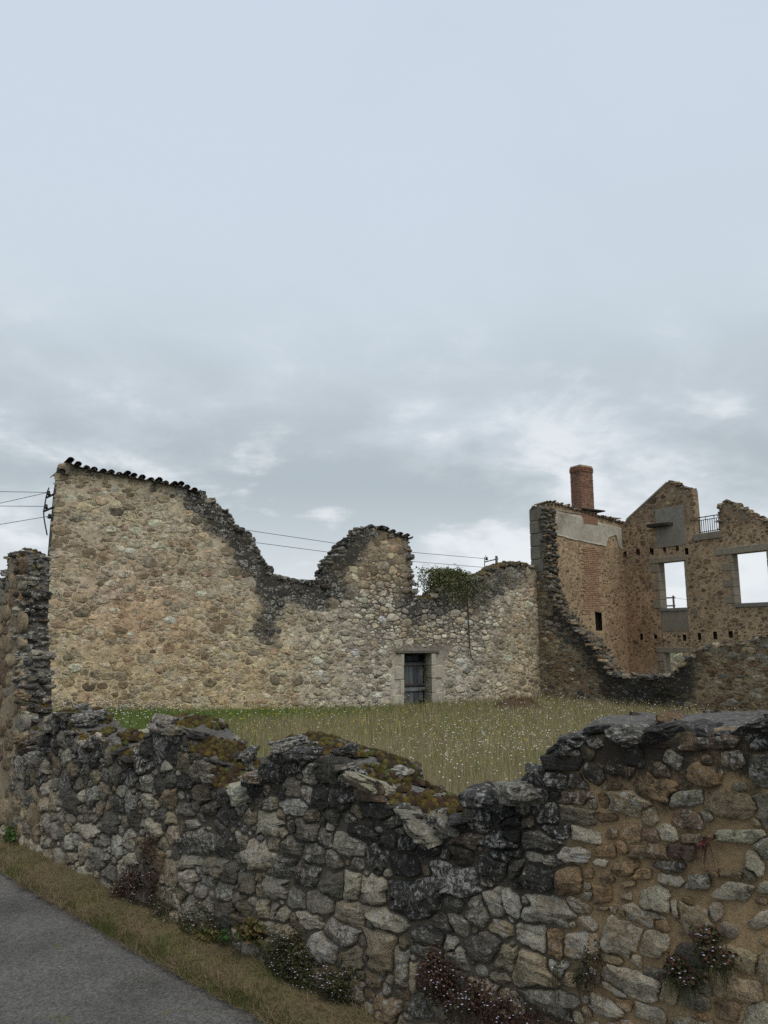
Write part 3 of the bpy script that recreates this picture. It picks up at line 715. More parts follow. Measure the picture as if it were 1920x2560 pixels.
RB_V, RB_Q = rough_blocks(24, 5)
RB_V3, RB_Q3 = rough_blocks(24, 6, 7)
def rim_stones(W, ol, sizes, aspect, seed, Hf, shadefn, mat, parent, keep, nseg=16, name='top_stone', limit=300, nam=0.010, crown=0.045, across=0.75, pack=0.62, flat=(0.35, 0.65), bed=1.0, fine=False, sinkf=0.25):
    """loose bedded stones along a broken edge; they lie level however steep the break is"""
    ins = lambda a, w, ss: (w > ss * 0.3) & (w < W.T - ss * 0.3) & keep(a, w)
    C_, A_ = scatter(ins, (0, 0, ol.a[-1], W.T), sizes, 1.0, None, pack=pack, seed=seed)
    r_ = np.random.default_rng(seed); bd, wt = [], []
    vs_, qs_ = (RB_V3, RB_Q3) if fine else (RB_V, RB_Q)
    for (a, w), s_ in zip(C_, A_):
        u, v, nu, nv = ol.at(a); c = s_ * r_.uniform(*flat); cr = crown * math.sin(math.pi * min(max(w / W.T, 0), 1))
        big_ = fine and s_ > 0.058; vs_ = RB_V3 if big_ else RB_V; vb = vs_[r_.integers(len(vs_))] * np.array([s_ * r_.uniform(0.85, 1.35), s_ * r_.uniform(0.9, 1.5), c])
        if r_.uniform() < 0.5: vb = vb * np.array([-1, -1, 1])
        t1, t2, t3 = r_.normal(0, 0.16), r_.normal(0, 0.16), r_.normal(0, 0.5)
        nrm_tilt = (1 - bed) * math.atan2(nu, max(nv, 1e-3))
        Rx = np.array([[1, 0, 0], [0, math.cos(t1), -math.sin(t1)], [0, math.sin(t1), math.cos(t1)]])
        t2 += nrm_tilt; Ry = np.array([[math.cos(t2), 0, math.sin(t2)], [0, 1, 0], [-math.sin(t2), 0, math.cos(t2)]])
        Rz = np.array([[math.cos(t3), -math.sin(t3), 0], [math.sin(t3), math.cos(t3), 0], [0, 0, 1]])
        vb = vb @ (Rz @ Ry @ Rx).T
        ext = abs(nu) * s_ + abs(nv) * c
        off = ext * (r_.uniform(-0.35, 0.45) - sinkf)
        Pc = W.P(u + nu * off, v + nv * off + cr * nv, -w * float(W.thin(u)))
        Pw = Pc + vb[:, :1] * W.D + vb[:, 1:2] * (-W.N) + vb[:, 2:3] * np.array([0, 0, 1.0])
        col, g, l = shadefn(Pc[None], r_)
        b_ = MB(); b_.add(Pw, RB_Q3 if big_ else RB_Q, None, col, g, l); bd.append(b_); wt.append(s_)
    flip = np.linalg.det(np.stack([W.D, -W.N, [0, 0, 1.0]])) < 0
    stone_objects(bd, wt, mat, parent, name=name, flip=flip, rest_name='small_' + name + 's', limit=limit, smooth=False)
def steep(ol, a):
    u, v, nu, nv = ol.at(a); return np.abs(nu)
def pick(r_, codes, probs):
    return codes[int(np.searchsorted(np.cumsum(probs) / np.sum(probs), r_.uniform()))]
def near_top_shade(Pw, r_):
    px, py = to_px(Pw[0]); code = pick(r_, 'dglb', (3, 3, 0.4, 1)) if px < 1400 else pick(r_, 'dgob', (3, 2, 2, 1))
    return jitter_col(PAL[code], r_), r_.uniform(0.30, 0.75) - (0.25 if code in 'lo' else 0), r_.uniform(0, 0.8)
hole = lambda a, w: rng.uniform(size=np.shape(a)) < np.where(steep(OLN, a) > 0.55, 1.0, np.where(w < 0.07, 0.75, np.where(w > WN.T - 0.07, 0.35, 0.03)))
rim_stones(WN, OLN, [(0.07, 0.10, 500), (0.04, 0.06, 3500), (0.02, 0.035, 5000)], 0.8, 17, (0.25, 0.6), near_top_shade, M_NEAR, low_wall, hole, fine=True, flat=(0.28, 0.5), pack=0.75, sinkf=0.35)

# ------------------------------------------------------------------ generic rubble face for the farther walls
def rubble_face(W, ol, bot, box, sizes, aspect, seed, shadefn, mat, parent, holes=(), cap=1.3, gap=0.012, Hf=(0.15, 0.4), Hmax=0.06, nseg=12, limit=300, keep=None, name='stone', fixed=None, pack=0.86, smooth=False, wt_fn=None, sink=0.004, extra=(), rest_name='small_stones'):
    S_ = Stones(seed); fx = []
    for (x, y, a, b, code) in extra:                                  # stones that stand out, read off the photograph
        pu, pv = W.uv(np.array([x, x + a]), np.array([y, y])); kk = (pu[1] - pu[0]) / a
        S_.add(np.array([pu[0], pv[0]]), np.diag([a * kk, b * kk]), code); fx.append((pu[0], pv[0], a * kk))
    def ins(uu, vv, ss):
        ok = (vv < ol.top(uu) - ss * 0.45) & (vv > (bot + ss * 0.3))
        for (a0, b0, a1, b1) in holes: ok &= ~((uu > a0 - ss) & (uu < a1 + ss) & (vv > b0 - ss * 0.8) & (vv < b1 + ss * 0.8))
        if keep is not None: ok &= keep(uu, vv, ss)
        return ok
    C_, A_ = scatter(ins, box, sizes, aspect, np.array(fx) if fx else None, pack=pack, seed=seed)
    for (x, y), a in zip(C_, A_):
        th = S_.r.normal(0, 0.16); asp = S_.r.uniform(0.75, 1.25) * aspect
        Rm = np.array([[math.cos(th), -math.sin(th)], [math.sin(th), math.cos(th)]])
        S_.add(np.array([x, y]), Rm @ np.diag([a, a / asp]), None)
    S_.finish(nseg=nseg, cap=cap, gap=gap)
    cc = np.array(S_.c); px, py = to_px(W.P(cc[:, 0], cc[:, 1])); r_ = np.random.default_rng(seed + 1)
    bd, wt = [], []
    for i in range(len(cc)):
        col, g, l, hk = shadefn(px[i], py[i], S_.code[i], r_)
        H = min(Hmax, S_.size[i] * r_.uniform(*Hf)) * hk
        bd.append(S_.solid(i, lambda p, h: W.P(p[:, 0], p[:, 1], h), H, 0.05, [0.94, 0.66], 11.0, min(0.04, 0.30 * S_.size[i]), col, g, l, p=9.0, seed=seed, craggy=min(0.03, 0.22 * S_.size[i]), sink=sink))
        vis = 1.0 if (-60 < px[i] < 1980) else 0.02
        wt.append(S_.area[i] * vis * (wt_fn(px[i], py[i]) if wt_fn else 1))
    stone_objects(bd, wt, mat, parent, name=name, flip=orient(W), limit=limit, smooth=smooth, rest_name=rest_name)



# ------------------------------------------------------------------ the tall broken wall end beside the road (left)
WP = Wall(NW_A + 0.0, NW_D, (-1, -1), 0.25)
PL = [(-420, 1395), (-200, 1425), (0, 1462), (12, 1455), (17, 1420), (22, 1390), (30, 1380), (42, 1384), (45, 1420), (43, 1500), (40, 1560), (41, 1640), (44, 1720), (48, 1790), (54, 1850), (62, 1900), (76, 1945), (92, 2010)]
pl = WP.line(PL); pl[:, 0] = np.where(np.arange(len(pl)) > 7, np.maximum.accumulate(pl[:, 0]) + 0.004 * np.arange(len(pl)), pl[:, 0])
OLP = Outline(pl, 0.03, 0.035, 9, 7.0)
def pil_shade(Pw):
    px, py = to_px(Pw); rel = Pw - WP.O; dep = -(rel @ WP.N)
    sec = sstep(0.02, 0.06, dep)
    base = np.array([0.27, 0.215, 0.145])[None] * (1 - sec)[:, None] + np.array([0.13, 0.125, 0.115])[None] * sec[:, None]
    return base * (1 + 0.2 * fbm(Pw * 3, 3, 7))[:, None], np.where(sec > 0.5, 0.55, 0.05 + 0.2 * fbm(Pw * 1.5, 3, 8)), 0.2 + 0 * px
stub = empty('house_wall', WP.P(-0.6, 0), 'tall broken rubble wall end, its torn edge black, joining the low road wall', 'wall')
mb = MB(); core(WP, OLP, -0.1, mb, pil_shade, K=40, nw=12, amp=0.02, freq=6.0, crown=0.03, seed=41)
mesh_obj('mortar_core', mb, M_NEAR_MORTAR, stub)
def pil_face(px, py, code, r_):
    c = pick(r_, 'ttglbo', (3, 3, 2, 1, 1, 1)); return jitter_col(PAL[c], r_), r_.uniform(-0.1, 0.3), r_.uniform(0, 0.5), 0.8
rubble_face(WP, OLP, 0.0, (-2.2, 0.0, OLP.u[-1], 2.6), [(0.10, 0.14, 300), (0.06, 0.10, 1500), (0.035, 0.06, 3000)], 1.5, 43, pil_face, M_NEAR, stub,
            keep=lambda u, v, s: (v > 0.62) | (v < 0.34) | (u > 0.02), cap=1.3, gap=0.006, nseg=18, Hmax=0.03, smooth=True, limit=120)
def pil_end(Pw, r_):
    c = pick(r_, 'dgglt', (4, 3, 2, 1, 1)); return jitter_col(PAL[c], r_), r_.uniform(0.15, 0.75), r_.uniform(0, 0.9)
rim_stones(WP, OLP, [(0.045, 0.065, 1500), (0.03, 0.045, 5000), (0.018, 0.03, 7000)], 0.45, 44, (0.2, 0.8), pil_end, M_NEAR, stub, lambda a, w: np.ones(np.shape(a), bool), crown=0.03, fine=True, flat=(0.35, 0.7), pack=0.62, sinkf=0.45)

# ------------------------------------------------------------------ the tall barn wall
A_LINE = [(106, 1600), (112, 1500), (119, 1420), (126, 1345), (132, 1290), (139, 1235), (146, 1178), (151, 1160), (160, 1158), (250, 1178), (350, 1196), (430, 1214), (500, 1232), (523, 1250), (553, 1270), (572, 1278), (591, 1311), (608, 1331), (629, 1342), (634, 1364), (650, 1396), (668, 1424),
          (673, 1438), (700, 1443), (759, 1456), (806, 1463), (813, 1457), (818, 1430), (827, 1400), (860, 1367), (889, 1343), (908, 1325), (942, 1322), (976, 1333), (1016, 1345), (1022, 1366), (1026, 1390),
          (1028, 1420), (1030, 1460), (1033, 1492), (1053, 1500), (1075, 1497), (1100, 1470), (1150, 1455), (1198, 1444), (1241, 1421), (1289, 1413), (1323, 1416), (1352, 1420)]
al = WA.line(A_LINE)
OLA = Outline(al, 0.07, 0.07, 12, 2.2)
BASE_A = -0.62
du0, dv1 = WA.uv(np.array([1009.0]), np.array([1632.0])); du1, _ = WA.uv(np.array([1079.0]), np.array([1632.0]))
D0, D1, DTOP = float(du0[0]), float(du1[0]), float(dv1[0])
edge_black = [(500, 1228), (553, 1275), (600, 1340), (640, 1380), (672, 1440), (760, 1460), (820, 1465)]
def a_grime_dark(px, py):
    px = np.asarray(px, float); py = np.asarray(py, float); wob_ = fbm2(px, py, 0.016, 4, 71); px = px + 34 * wob_; py = py + 46 * fbm2(px, py, 0.02, 3, 72)
    g = 1.05 * (1 - sstep(22, 84, dist_line(px, py, edge_black)))
    g = np.maximum(g, 0.85 * (1 - sstep(15, 55, dist_line(px, py, [(650, 1450), (690, 1500), (668, 1580)]))))
    g = np.maximum(g, 0.95 * (1 - sstep(16, 74, dist_line(px, py, [(820, 1450), (840, 1400), (905, 1335)]))))
    g = np.maximum(g, 0.55 * (1 - sstep(8, 32, dist_line(px, py, [(1020, 1350), (1028, 1450)]))))
    g = np.maximum(g, 0.75 * (1 - sstep(20, 75, dist_line(px, py, [(1040, 1505), (1150, 1480), (1290, 1425)]))))
    g = np.maximum(g, 0.45 * (1 - sstep(5, 60, dist_line(px, py, [(150, 1165), (500, 1240)]))))
    g = np.maximum(g, 0.42 * (1 - sstep(5, 38, dist_line(px, py, [(100, 1785), (420, 1790)]))))
    g = np.maximum(g, 0.50 * (1 - sstep(3, 18, dist_line(px, py, [(1350, 1440), (1350, 1740)]))))  # darker line up the inner corner against the house wall
    return g
def a_tint(px, py):
    """wash of the mortar: yellow low and left, grey-white round the door, pinkish patch in the middle of the gable"""
    yel = np.clip(sstep(1450, 1700, py) * sstep(980, 620, px) + 0.7 * sstep(1180, 1300, px) * sstep(1560, 1680, py), 0, 1)
    gry = np.clip(sstep(620, 900, px) * sstep(1430, 1500, py) * (1 - 0.7 * sstep(1180, 1300, px)), 0, 1)
    pnk = blob(px, py, 330, 1530, 130, 90, 0.9)
    b = np.array([0.445, 0.38, 0.275])
    c = b + np.multiply.outer(yel, np.array([0.04, 0.015, -0.025])) + np.multiply.outer(gry, np.array([-0.04, -0.01, 0.035])) + np.multiply.outer(pnk, np.array([0.04, -0.025, -0.03]))
    return c
def a_shade(Pw):
    px, py = to_px(Pw); dep = -((Pw - WA.O) @ WA.N); c = a_tint(px, py) * (1 + 0.15 * fbm(Pw * 1.3, 3, 5))[:, None]
    g = a_grime_dark(px, py); dark = np.clip(blob(px, py, 1110, 1560, 150, 75, 0.6) + blob(px, py, 960, 1480, 90, 110, 0.5), 0, 1)[:, None]
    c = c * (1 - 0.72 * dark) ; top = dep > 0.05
    c = np.where(top[:, None], np.array([0.14, 0.13, 0.11]), c)
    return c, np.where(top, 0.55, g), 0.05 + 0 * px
barn = empty('barn_wall', WA.P(6.5, BASE_A), 'tall ruined barn wall of pale yellow rubble stone with a small plank door', 'wall')
mb = MB()
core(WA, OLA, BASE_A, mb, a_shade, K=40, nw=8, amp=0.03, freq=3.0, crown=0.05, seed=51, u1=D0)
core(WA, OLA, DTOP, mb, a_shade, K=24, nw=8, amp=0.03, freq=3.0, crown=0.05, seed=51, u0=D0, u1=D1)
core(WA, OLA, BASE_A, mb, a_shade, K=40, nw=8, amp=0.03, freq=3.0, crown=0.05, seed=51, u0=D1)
mesh_obj('mortar_core', mb, M_FAR_MORTAR, barn)
def a_stone(px, py, code, r_):
    g = float(a_grime_dark(np.array([px]), np.array([py]))[0]); tint = a_tint(np.array([px]), np.array([py]))[0]
    grey = float(np.clip(sstep(620, 860, px) * sstep(1420, 1500, py), 0, 1)); hum = float(blob(px, py, 960, 1400, 70, 70, 0.3))
    if code is None:
        if hum > 0.5: code = pick(r_, 'btoOr', (3, 2, 2, 1, 0.5))
        elif grey > 0.5 and px < 1280: code = pick(r_, 'lLgt', (4, 2, 2, 1.2))
        else: code = pick(r_, 'tTglobLr', (4, 3, 3, 3.2, 0.6, 1.0, 1.0, 0.4))
    c = np.array(PAL[code]) * 0.74 + tint * 0.48
    hk = 0.46 + 0.45 * grey
    if code in 'dg' : hk *= 1.2
    return jitter_col(c, r_, 0.24), g - 0.08 + abs(r_.normal(0, 0.14)), (r_.uniform(0.2, 0.9) if g > 0.5 else r_.uniform(0, 0.25)), hk
A_EXTRA = [(190, 1296, 20, 13, 'd'), (238, 1294, 18, 9, 'g'), (345, 1359, 20, 14, 'L'), (398, 1367, 19, 10, 'L'), (190, 1670, 20, 13, 'g'), (780, 1571, 14, 10, 'g'), (508, 1573, 9, 8, 'd'), (687, 1702, 13, 13, 'd'),
           (640, 1402, 18, 9, 'd'), (340, 1328, 20, 8, 'L'), (300, 1245, 13, 11, 'o'), (300, 1372, 16, 8, 'L'), (425, 1323, 17, 12, 'l'), (865, 1510, 12, 12, 'g'), (674, 1580, 16, 11, 'g'), (810, 1597, 13, 10, 'L'),
           (240, 1224, 15, 7, 'r'), (348, 1494, 15, 7, 'b'), (330, 1600, 17, 9, 'g'), (310, 1625, 14, 9, 'b'), (570, 1640, 16, 8, 'g'), (960, 1415, 15, 9, 'g'), (982, 1427, 12, 10, 'T'), (950, 1462, 11, 10, 'l')]
jamb = [(D0 - 0.5, BASE_A, D0, DTOP - 0.02), (D1, BASE_A, D1 + 0.55, DTOP - 0.02), (D0 - 0.1, DTOP - 0.05, D1 + 0.1, DTOP + 0.02)]
rubble_face(WA, OLA, BASE_A, (OLA.u[0], BASE_A, OLA.u[-1], 6.8), [(0.18, 0.23, 250), (0.12, 0.17, 2500), (0.075, 0.115, 14000), (0.045, 0.075, 26000)], 1.6, 52, a_stone, M_FAR, barn,
            holes=[(D0 - 0.42, BASE_A, D1 + 0.48, DTOP + 0.12)], gap=0.012, Hf=(0.18, 0.5), Hmax=0.06, extra=A_EXTRA, cap=1.38, sink=0.003)
def a_top(Pw, r_):
    px, py = to_px(Pw[0]); c = pick(r_, 'dgglt', (3, 2, 2, 1, 1)); hm = px > 830 and px < 1040
    if hm: c = pick(r_, 'dgbo', (3, 2, 1, 1))
    if px < 150: return jitter_col(PAL[pick(r_, 'ltg', (2, 2, 1))], r_), r_.uniform(-0.1, 0.3), 0.2
    return jitter_col(PAL[c], r_), (r_.uniform(0.3, 0.9) if px < 1000 or px > 1035 else r_.uniform(-0.1, 0.5)), r_.uniform(0.1, 0.9)
rim_stones(WA, OLA, [(0.11, 0.16, 1500), (0.07, 0.11, 5000), (0.045, 0.07, 7000)], 0.7, 53, (0.35, 0.9), a_top, M_FAR, barn,
           lambda a, w: (lambda u: (u > WA.uv(np.array([505.0]), np.array([1240.0]))[0][0]) | (u < WA.uv(np.array([140.0]), np.array([1180.0]))[0][0]))(OLA.at(a)[0]), nseg=12, nam=0.04, crown=0.05)
# left end of the wall: the quoin side seen in slight profile
def end_face(W, u, v0, v1, side, sizes, aspect, seed, fn, mat, parent, limit=80, gap=0.012, Hf=(0.2, 0.5), name='end_stone'):
    S_ = Stones(seed); C_, A_ = scatter(lambda a, w, s: np.ones(np.shape(a), bool), (0.03, v0, W.T - 0.03, v1), sizes, aspect, None, seed=seed)
    for (x, y), a in zip(C_, A_): S_.add(np.array([x, y]), np.diag([a, a / aspect]), None)
    S_.finish(nseg=14, cap=1.3, gap=gap); r_ = np.random.default_rng(seed); bd, wt = [], []
    place = lambda p, h: W.P(u + side * h, p[:, 1], -p[:, 0])
    for i in range(len(S_.c)):
        Pw = place(np.array([S_.c[i]]), np.zeros(1)); col, g, l = fn(Pw, r_)
        bd.append(S_.solid(i, place, S_.size[i] * r_.uniform(*Hf), 0.05, [0.94, 0.78, 0.5], 9.0, 0.02, col, g, l, seed=seed, craggy=0.015)); wt.append(S_.area[i])
    stone_objects(bd, wt, mat, parent, name=name, limit=limit, smooth=False, flip=(side > 0) == orient(W), rest_name='small_' + name + 's')
end_face(WA, OLA.u[0], BASE_A, al[0, 1] + 0.0, -1, [(0.14, 0.2, 400), (0.09, 0.14, 2000)], 1.3, 55, lambda P, r_: (jitter_col(PAL[pick(r_, 'gltg', (1, 1, 1, 1))], r_), r_.uniform(0, 0.4), 0.3), M_FAR, barn)

# roof tiles bedded along the top
def half_tile(L, r0, r1, th=0.014, seg=10):
    a = np.linspace(0, np.pi, seg); vs_ = []
    for (x, rr) in ((-L / 2, r0), (L / 2, r1)):
        for r_ in (rr, rr - th): vs_.append(np.stack([np.cos(a) * r_, np.full(seg, x), np.sin(a) * r_ * 0.85], -1))
    v = np.concatenate(vs_); q = []
    o0, i0, o1, i1 = 0, seg, 2 * seg, 3 * seg
    for k in range(seg - 1):
        q += [(o0 + k, o1 + k, o1 + k + 1, o0 + k + 1), (i0 + k, i0 + k + 1, i1 + k + 1, i1 + k), (o0 + k, o0 + k + 1, i0 + k + 1, i0 + k), (o1 + k, i1 + k, i1 + k + 1, o1 + k + 1)]
    q += [(o0, i0, i1, o1), (o0 + seg - 1, o1 + seg - 1, i1 + seg - 1, i0 + seg - 1)]
    return v, np.array(q)
def tile_row(W, u0, u1, vfn, step, parent, cols, gr, L=0.8, r=0.115, seed=3, lift=0.0, name='roof_tile'):
    r_ = np.random.default_rng(seed); v, q = half_tile(L, r, r * 0.86)
    meshes = []
    for c in cols:
        mbx = MB(); n = len(v); mbx.add(v, q, None, c, r_.uniform(gr[0], gr[1], n), 0.35)
        vv, qq, tt, cc_, gg, ll = mbx.arrays(); me = mesh_data('roof_tile', vv, qq, tt, cc_, gg, ll, False); me.materials.append(M_TILE); meshes.append(me)
    for k, u in enumerate(np.arange(u0, u1, step)):
        o = bpy.data.objects.new(name, meshes[k % len(meshes)])
        P = W.P(u + r_.normal(0, 0.015), vfn(u) + lift + r_.normal(0, 0.02), -W.T / 2 + 0.04 + r_.normal(0, 0.03))
        link(o, parent, P); o.rotation_euler = (r_.normal(0.06, 0.06), r_.normal(0, 0.10), math.atan2(W.N[1], W.N[0]) - math.pi / 2 + r_.normal(0, 0.06))
        if True:
            o2 = bpy.data.objects.new(name, meshes[(k + 1) % len(meshes)]); P2 = W.P(u + step * 0.5, vfn(u) + lift + 0.02, -W.T / 2 + 0.02)
            link(o2, parent, P2); o2.rotation_euler = (0.05, math.pi + r_.normal(0, 0.08), o.rotation_euler[2] + math.pi)
uA, _ = WA.uv(np.array([150.0, 500.0, 948.0, 1022.0]), np.array([1150.0, 1225.0, 1320.0, 1340.0]))
tile_row(WA, uA[0], uA[1], OLA.top, 0.205, barn, [(0.06, 0.045, 0.035), (0.045, 0.04, 0.035), (0.08, 0.05, 0.035)], (0.25, 0.75), r=0.10, seed=4, lift=-0.005)
tile_row(WA, uA[2], uA[3], OLA.top, 0.25, barn, [(0.10, 0.07, 0.05), (0.07, 0.06, 0.05)], (0.3, 0.7), r=0.11, seed=5, lift=0.03)

# doorway: jamb blocks, lintel, door
def block(parent, W, u0, u1, v0, v1, h0, h1, tint, mat, name, seed=0, bev=0.12, grime=0.05):
    c = W.P((u0 + u1) / 2, (v0 + v1) / 2, (h0 + h1) / 2)
    v, q, tr = box_arrays(c, W.D * (u1 - u0) / 2, W.N * (h1 - h0) / 2, np.array([0, 0, (v1 - v0) / 2]), bev)
    if np.linalg.det(np.stack([W.D, W.N, [0, 0, 1.0]])) < 0: q = q[:, ::-1]; tr = tr[:, ::-1]
    b = MB(); b.add(v, q, tr, tint, grime, 0.1); return mesh_obj(name, b, mat, parent, origin=c, smooth=False)
jb = (0.36, 0.335, 0.27)
hD = DTOP - BASE_A
_, jv = WA.uv(np.full(5, 1000.0), np.array([1632.0, 1666.0, 1700.0, 1736.0, 1775.0]))
for k, (wl, wr) in enumerate(((0.10, 0.16), (0.34, 0.40), (0.13, 0.15), (0.40, 0.42))):
    v1_, v0_ = jv[k] - (0.0 if k else 0.03), max(jv[k + 1], BASE_A) + 0.012
    block(barn, WA, D0 - wl, D0 + 0.012, v0_, v1_, -0.34, 0.022, np.array(jb) * (0.95 + 0.05 * k % 2), M_DRESSED, 'jamb_block')
    block(barn, WA, D1 - 0.012, D1 + wr, v0_ + 0.01, v1_ + 0.008, -0.34, 0.024, np.array(jb) * (1.02 - 0.05 * k % 2), M_DRESSED, 'jamb_block')
lt = block(barn, WA, D0 - 0.30, D1 + 0.28, DTOP - 0.02, DTOP + 0.075, -0.25, 0.05, (0.10, 0.09, 0.075), M_WOOD, 'lintel', bev=0.3); lt.rotation_euler[1] = 0
door = block(barn, WA, D0 + 0.02, D1 - 0.02, BASE_A, DTOP - 0.03, -0.42, -0.40, (0.004, 0.004, 0.004), M_WOOD, 'door')  # near-black backing sheet, its colour stands in for the dark behind the planks
nP = 5; wP = (D1 - D0 - 0.16) / nP
for k in range(nP):
    r_ = np.random.default_rng(90 + k); lo = BASE_A + 0.1 + (0.55 if k == 0 else 0.05 * k)
    tb_ = (0.085, 0.092, 0.095) if k not in (3,) else (0.035, 0.043, 0.055)
    block(door, WA, D0 + 0.05 + k * wP, D0 + 0.05 + (k + 1) * wP - 0.012, lo, DTOP - 0.30, -0.36, -0.335 + 0.006 * (k % 2), np.array(tb_) * r_.uniform(0.75, 1.25), M_WOOD, 'plank', bev=0.15)
for k in range(3):
    block(door, WA, D0 + 0.05 + k * 0.26, D0 + 0.05 + (k + 1) * 0.26 - 0.015, DTOP - 0.27, DTOP - 0.05 - 0.05 * (k == 1), -0.39, -0.365, np.array((0.06, 0.065, 0.07)) * (1 - 0.25 * k), M_WOOD, 'plank', bev=0.15)
for vv, c_, th in ((DTOP - 0.37, (0.09, 0.075, 0.07), 0.035), (DTOP - 1.02, (0.05, 0.04, 0.038), 0.03), (DTOP - 1.16, (0.13, 0.14, 0.14), 0.055)):
    block(door, WA, D0 + 0.03, D1 - 0.06, vv - th, vv + th, -0.325, -0.29, c_, M_WOOD, 'rail', bev=0.2)

# ------------------------------------------------------------------ the ruined house
house = empty('ruined_house', np.append(A_R[:2], -0.6), 'roofless stone house with brick chimney, empty windows and torn front wall', 'house')
HB = -0.62
# front wall B: traced front edge, from the quoin down the tear to the low stretch and up again
B_LINE = [(1324, 1272), (1340, 1270), (1357, 1271), (1358, 1330), (1359, 1392), (1366, 1442), (1378, 1480), (1394, 1524), (1415, 1548), (1442, 1579), (1474, 1602), (1490, 1627), (1504, 1654), (1522, 1681), (1545, 1692), (1610, 1694), (1672, 1693),
          (1694, 1674), (1716, 1650), (1738, 1628), (1782, 1616), (1830, 1612), (1880, 1603), (1920, 1594), (2010, 1560), (2080, 1500)]
bl = WB.line(B_LINE); OLB = Outline(bl, 0.06, 0.06, 22, 2.6)
tear = [(1358, 1280), (1362, 1420), (1385, 1505), (1440, 1570), (1510, 1625), (1550, 1676), (1700, 1690)]
def b_grime(px, py):
    px = np.asarray(px, float); py = np.asarray(py, float); px = px + 28 * fbm2(px, py, 0.02, 4, 73); py = py + 36 * fbm2(px, py, 0.02, 3, 74)
    g = 0.95 * (1 - sstep(20, 90, dist_line(px, py, [(1420, 1540), (1480, 1600), (1545, 1670), (1560, 1720), (1700, 1700)])))
    g = np.maximum(g, 0.30 + 0.25 * (1 - sstep(5, 40, dist_line(px, py, tear))))
    g = np.maximum(g, 0.55 * (1 - sstep(8, 40, dist_line(px, py, [(1735, 1665), (1775, 1620), (1900, 1600)]))))
    return g - 0.14 * sstep(1720, 1800, px) - 0.25 * blob(px, py, 1395, 1640, 35, 80, 0.6) - 0.2 * blob(px, py, 1400, 1740, 100, 30, 0.6)
def b_shade(Pw):
    px, py = to_px(Pw); dep = -((Pw - WB.O) @ WB.N); top = dep > 0.05
    c = np.array([0.24, 0.195, 0.125]) * (1 + 0.2 * fbm(Pw * 1.5, 3, 15))[:, None]
    c = np.where(top[:, None], np.array([0.16, 0.135, 0.10]), c)
    return c, np.where(top, 0.40, b_grime(px, py)), 0.1 + 0 * px
mb = MB(); core(WB, OLB, HB, mb, b_shade, K=36, nw=8, amp=0.035, freq=3.0, crown=0.06, seed=61, u0=OLB.u[0])
front = mesh_obj('front_wall', mb, M_FAR_MORTAR, house)
def b_stone(px, py, code, r_):
    g = float(b_grime(np.array([px]), np.array([py]))[0])
    if code is None: code = pick(r_, 'gtbdlo', (3, 2.5, 2, 2, 1.2, 1)) if px < 1720 else pick(r_, 'gtbol', (1.5, 2.5, 3, 2, 0.6))
    return jitter_col(PAL[code], r_, 0.15), g - 0.08 + r_.normal(0, 0.08), r_.uniform(0, 0.45), 0.9
rubble_face(WB, OLB, HB, (OLB.u[0] + 0.02, HB, OLB.u[-1], 7.0), [(0.14, 0.20, 400), (0.09, 0.14, 5000), (0.055, 0.09, 12000)], 2.1, 62, b_stone, M_FAR, front, gap=0.012, Hmax=0.06, cap=1.35,
            keep=lambda u, v, s: ~((u < 0.12) & (v > WA.uv(np.array([1340.0]), np.array([1418.0]))[1][0] - 0.1)))
def b_top(Pw, r_):
    px, py = to_px(Pw[0]); up = py < 1440
    c = pick(r_, 'gdltb', (3, 3, 0.5, 2, 2)); return jitter_col(PAL[c], r_), (r_.uniform(0.2, 0.7) if up else r_.uniform(0.1, 0.6)), r_.uniform(0.0, 0.4)
rim_stones(WB, OLB, [(0.09, 0.14, 2000), (0.06, 0.09, 6000), (0.04, 0.06, 6000)], 0.6, 63, (0.35, 0.9), b_top, M_FAR, front, lambda a, w: OLB.at(a)[0] > -0.1, nseg=12, nam=0.045, crown=0.06)
# dressed quoins at the top corner
qv = np.linspace(WB.uv(np.array([1340.0]), np.array([1415.0]))[1][0] - 0.25, OLB.v[2] - 0.02, 6)
for k in range(5):
    wq = 0.42 if k % 2 else 0.58
    block(front, WB, OLB.u[0] - 0.02, OLB.u[0] + wq + 0.05, qv[k] + 0.012, qv[k + 1], -0.25, 0.03 + 0.006 * (k % 2), np.array((0.17, 0.155, 0.125)) * (1 + 0.12 * (k % 2)), M_DRESSED, 'quoin_block', bev=0.2, grime=0.32)

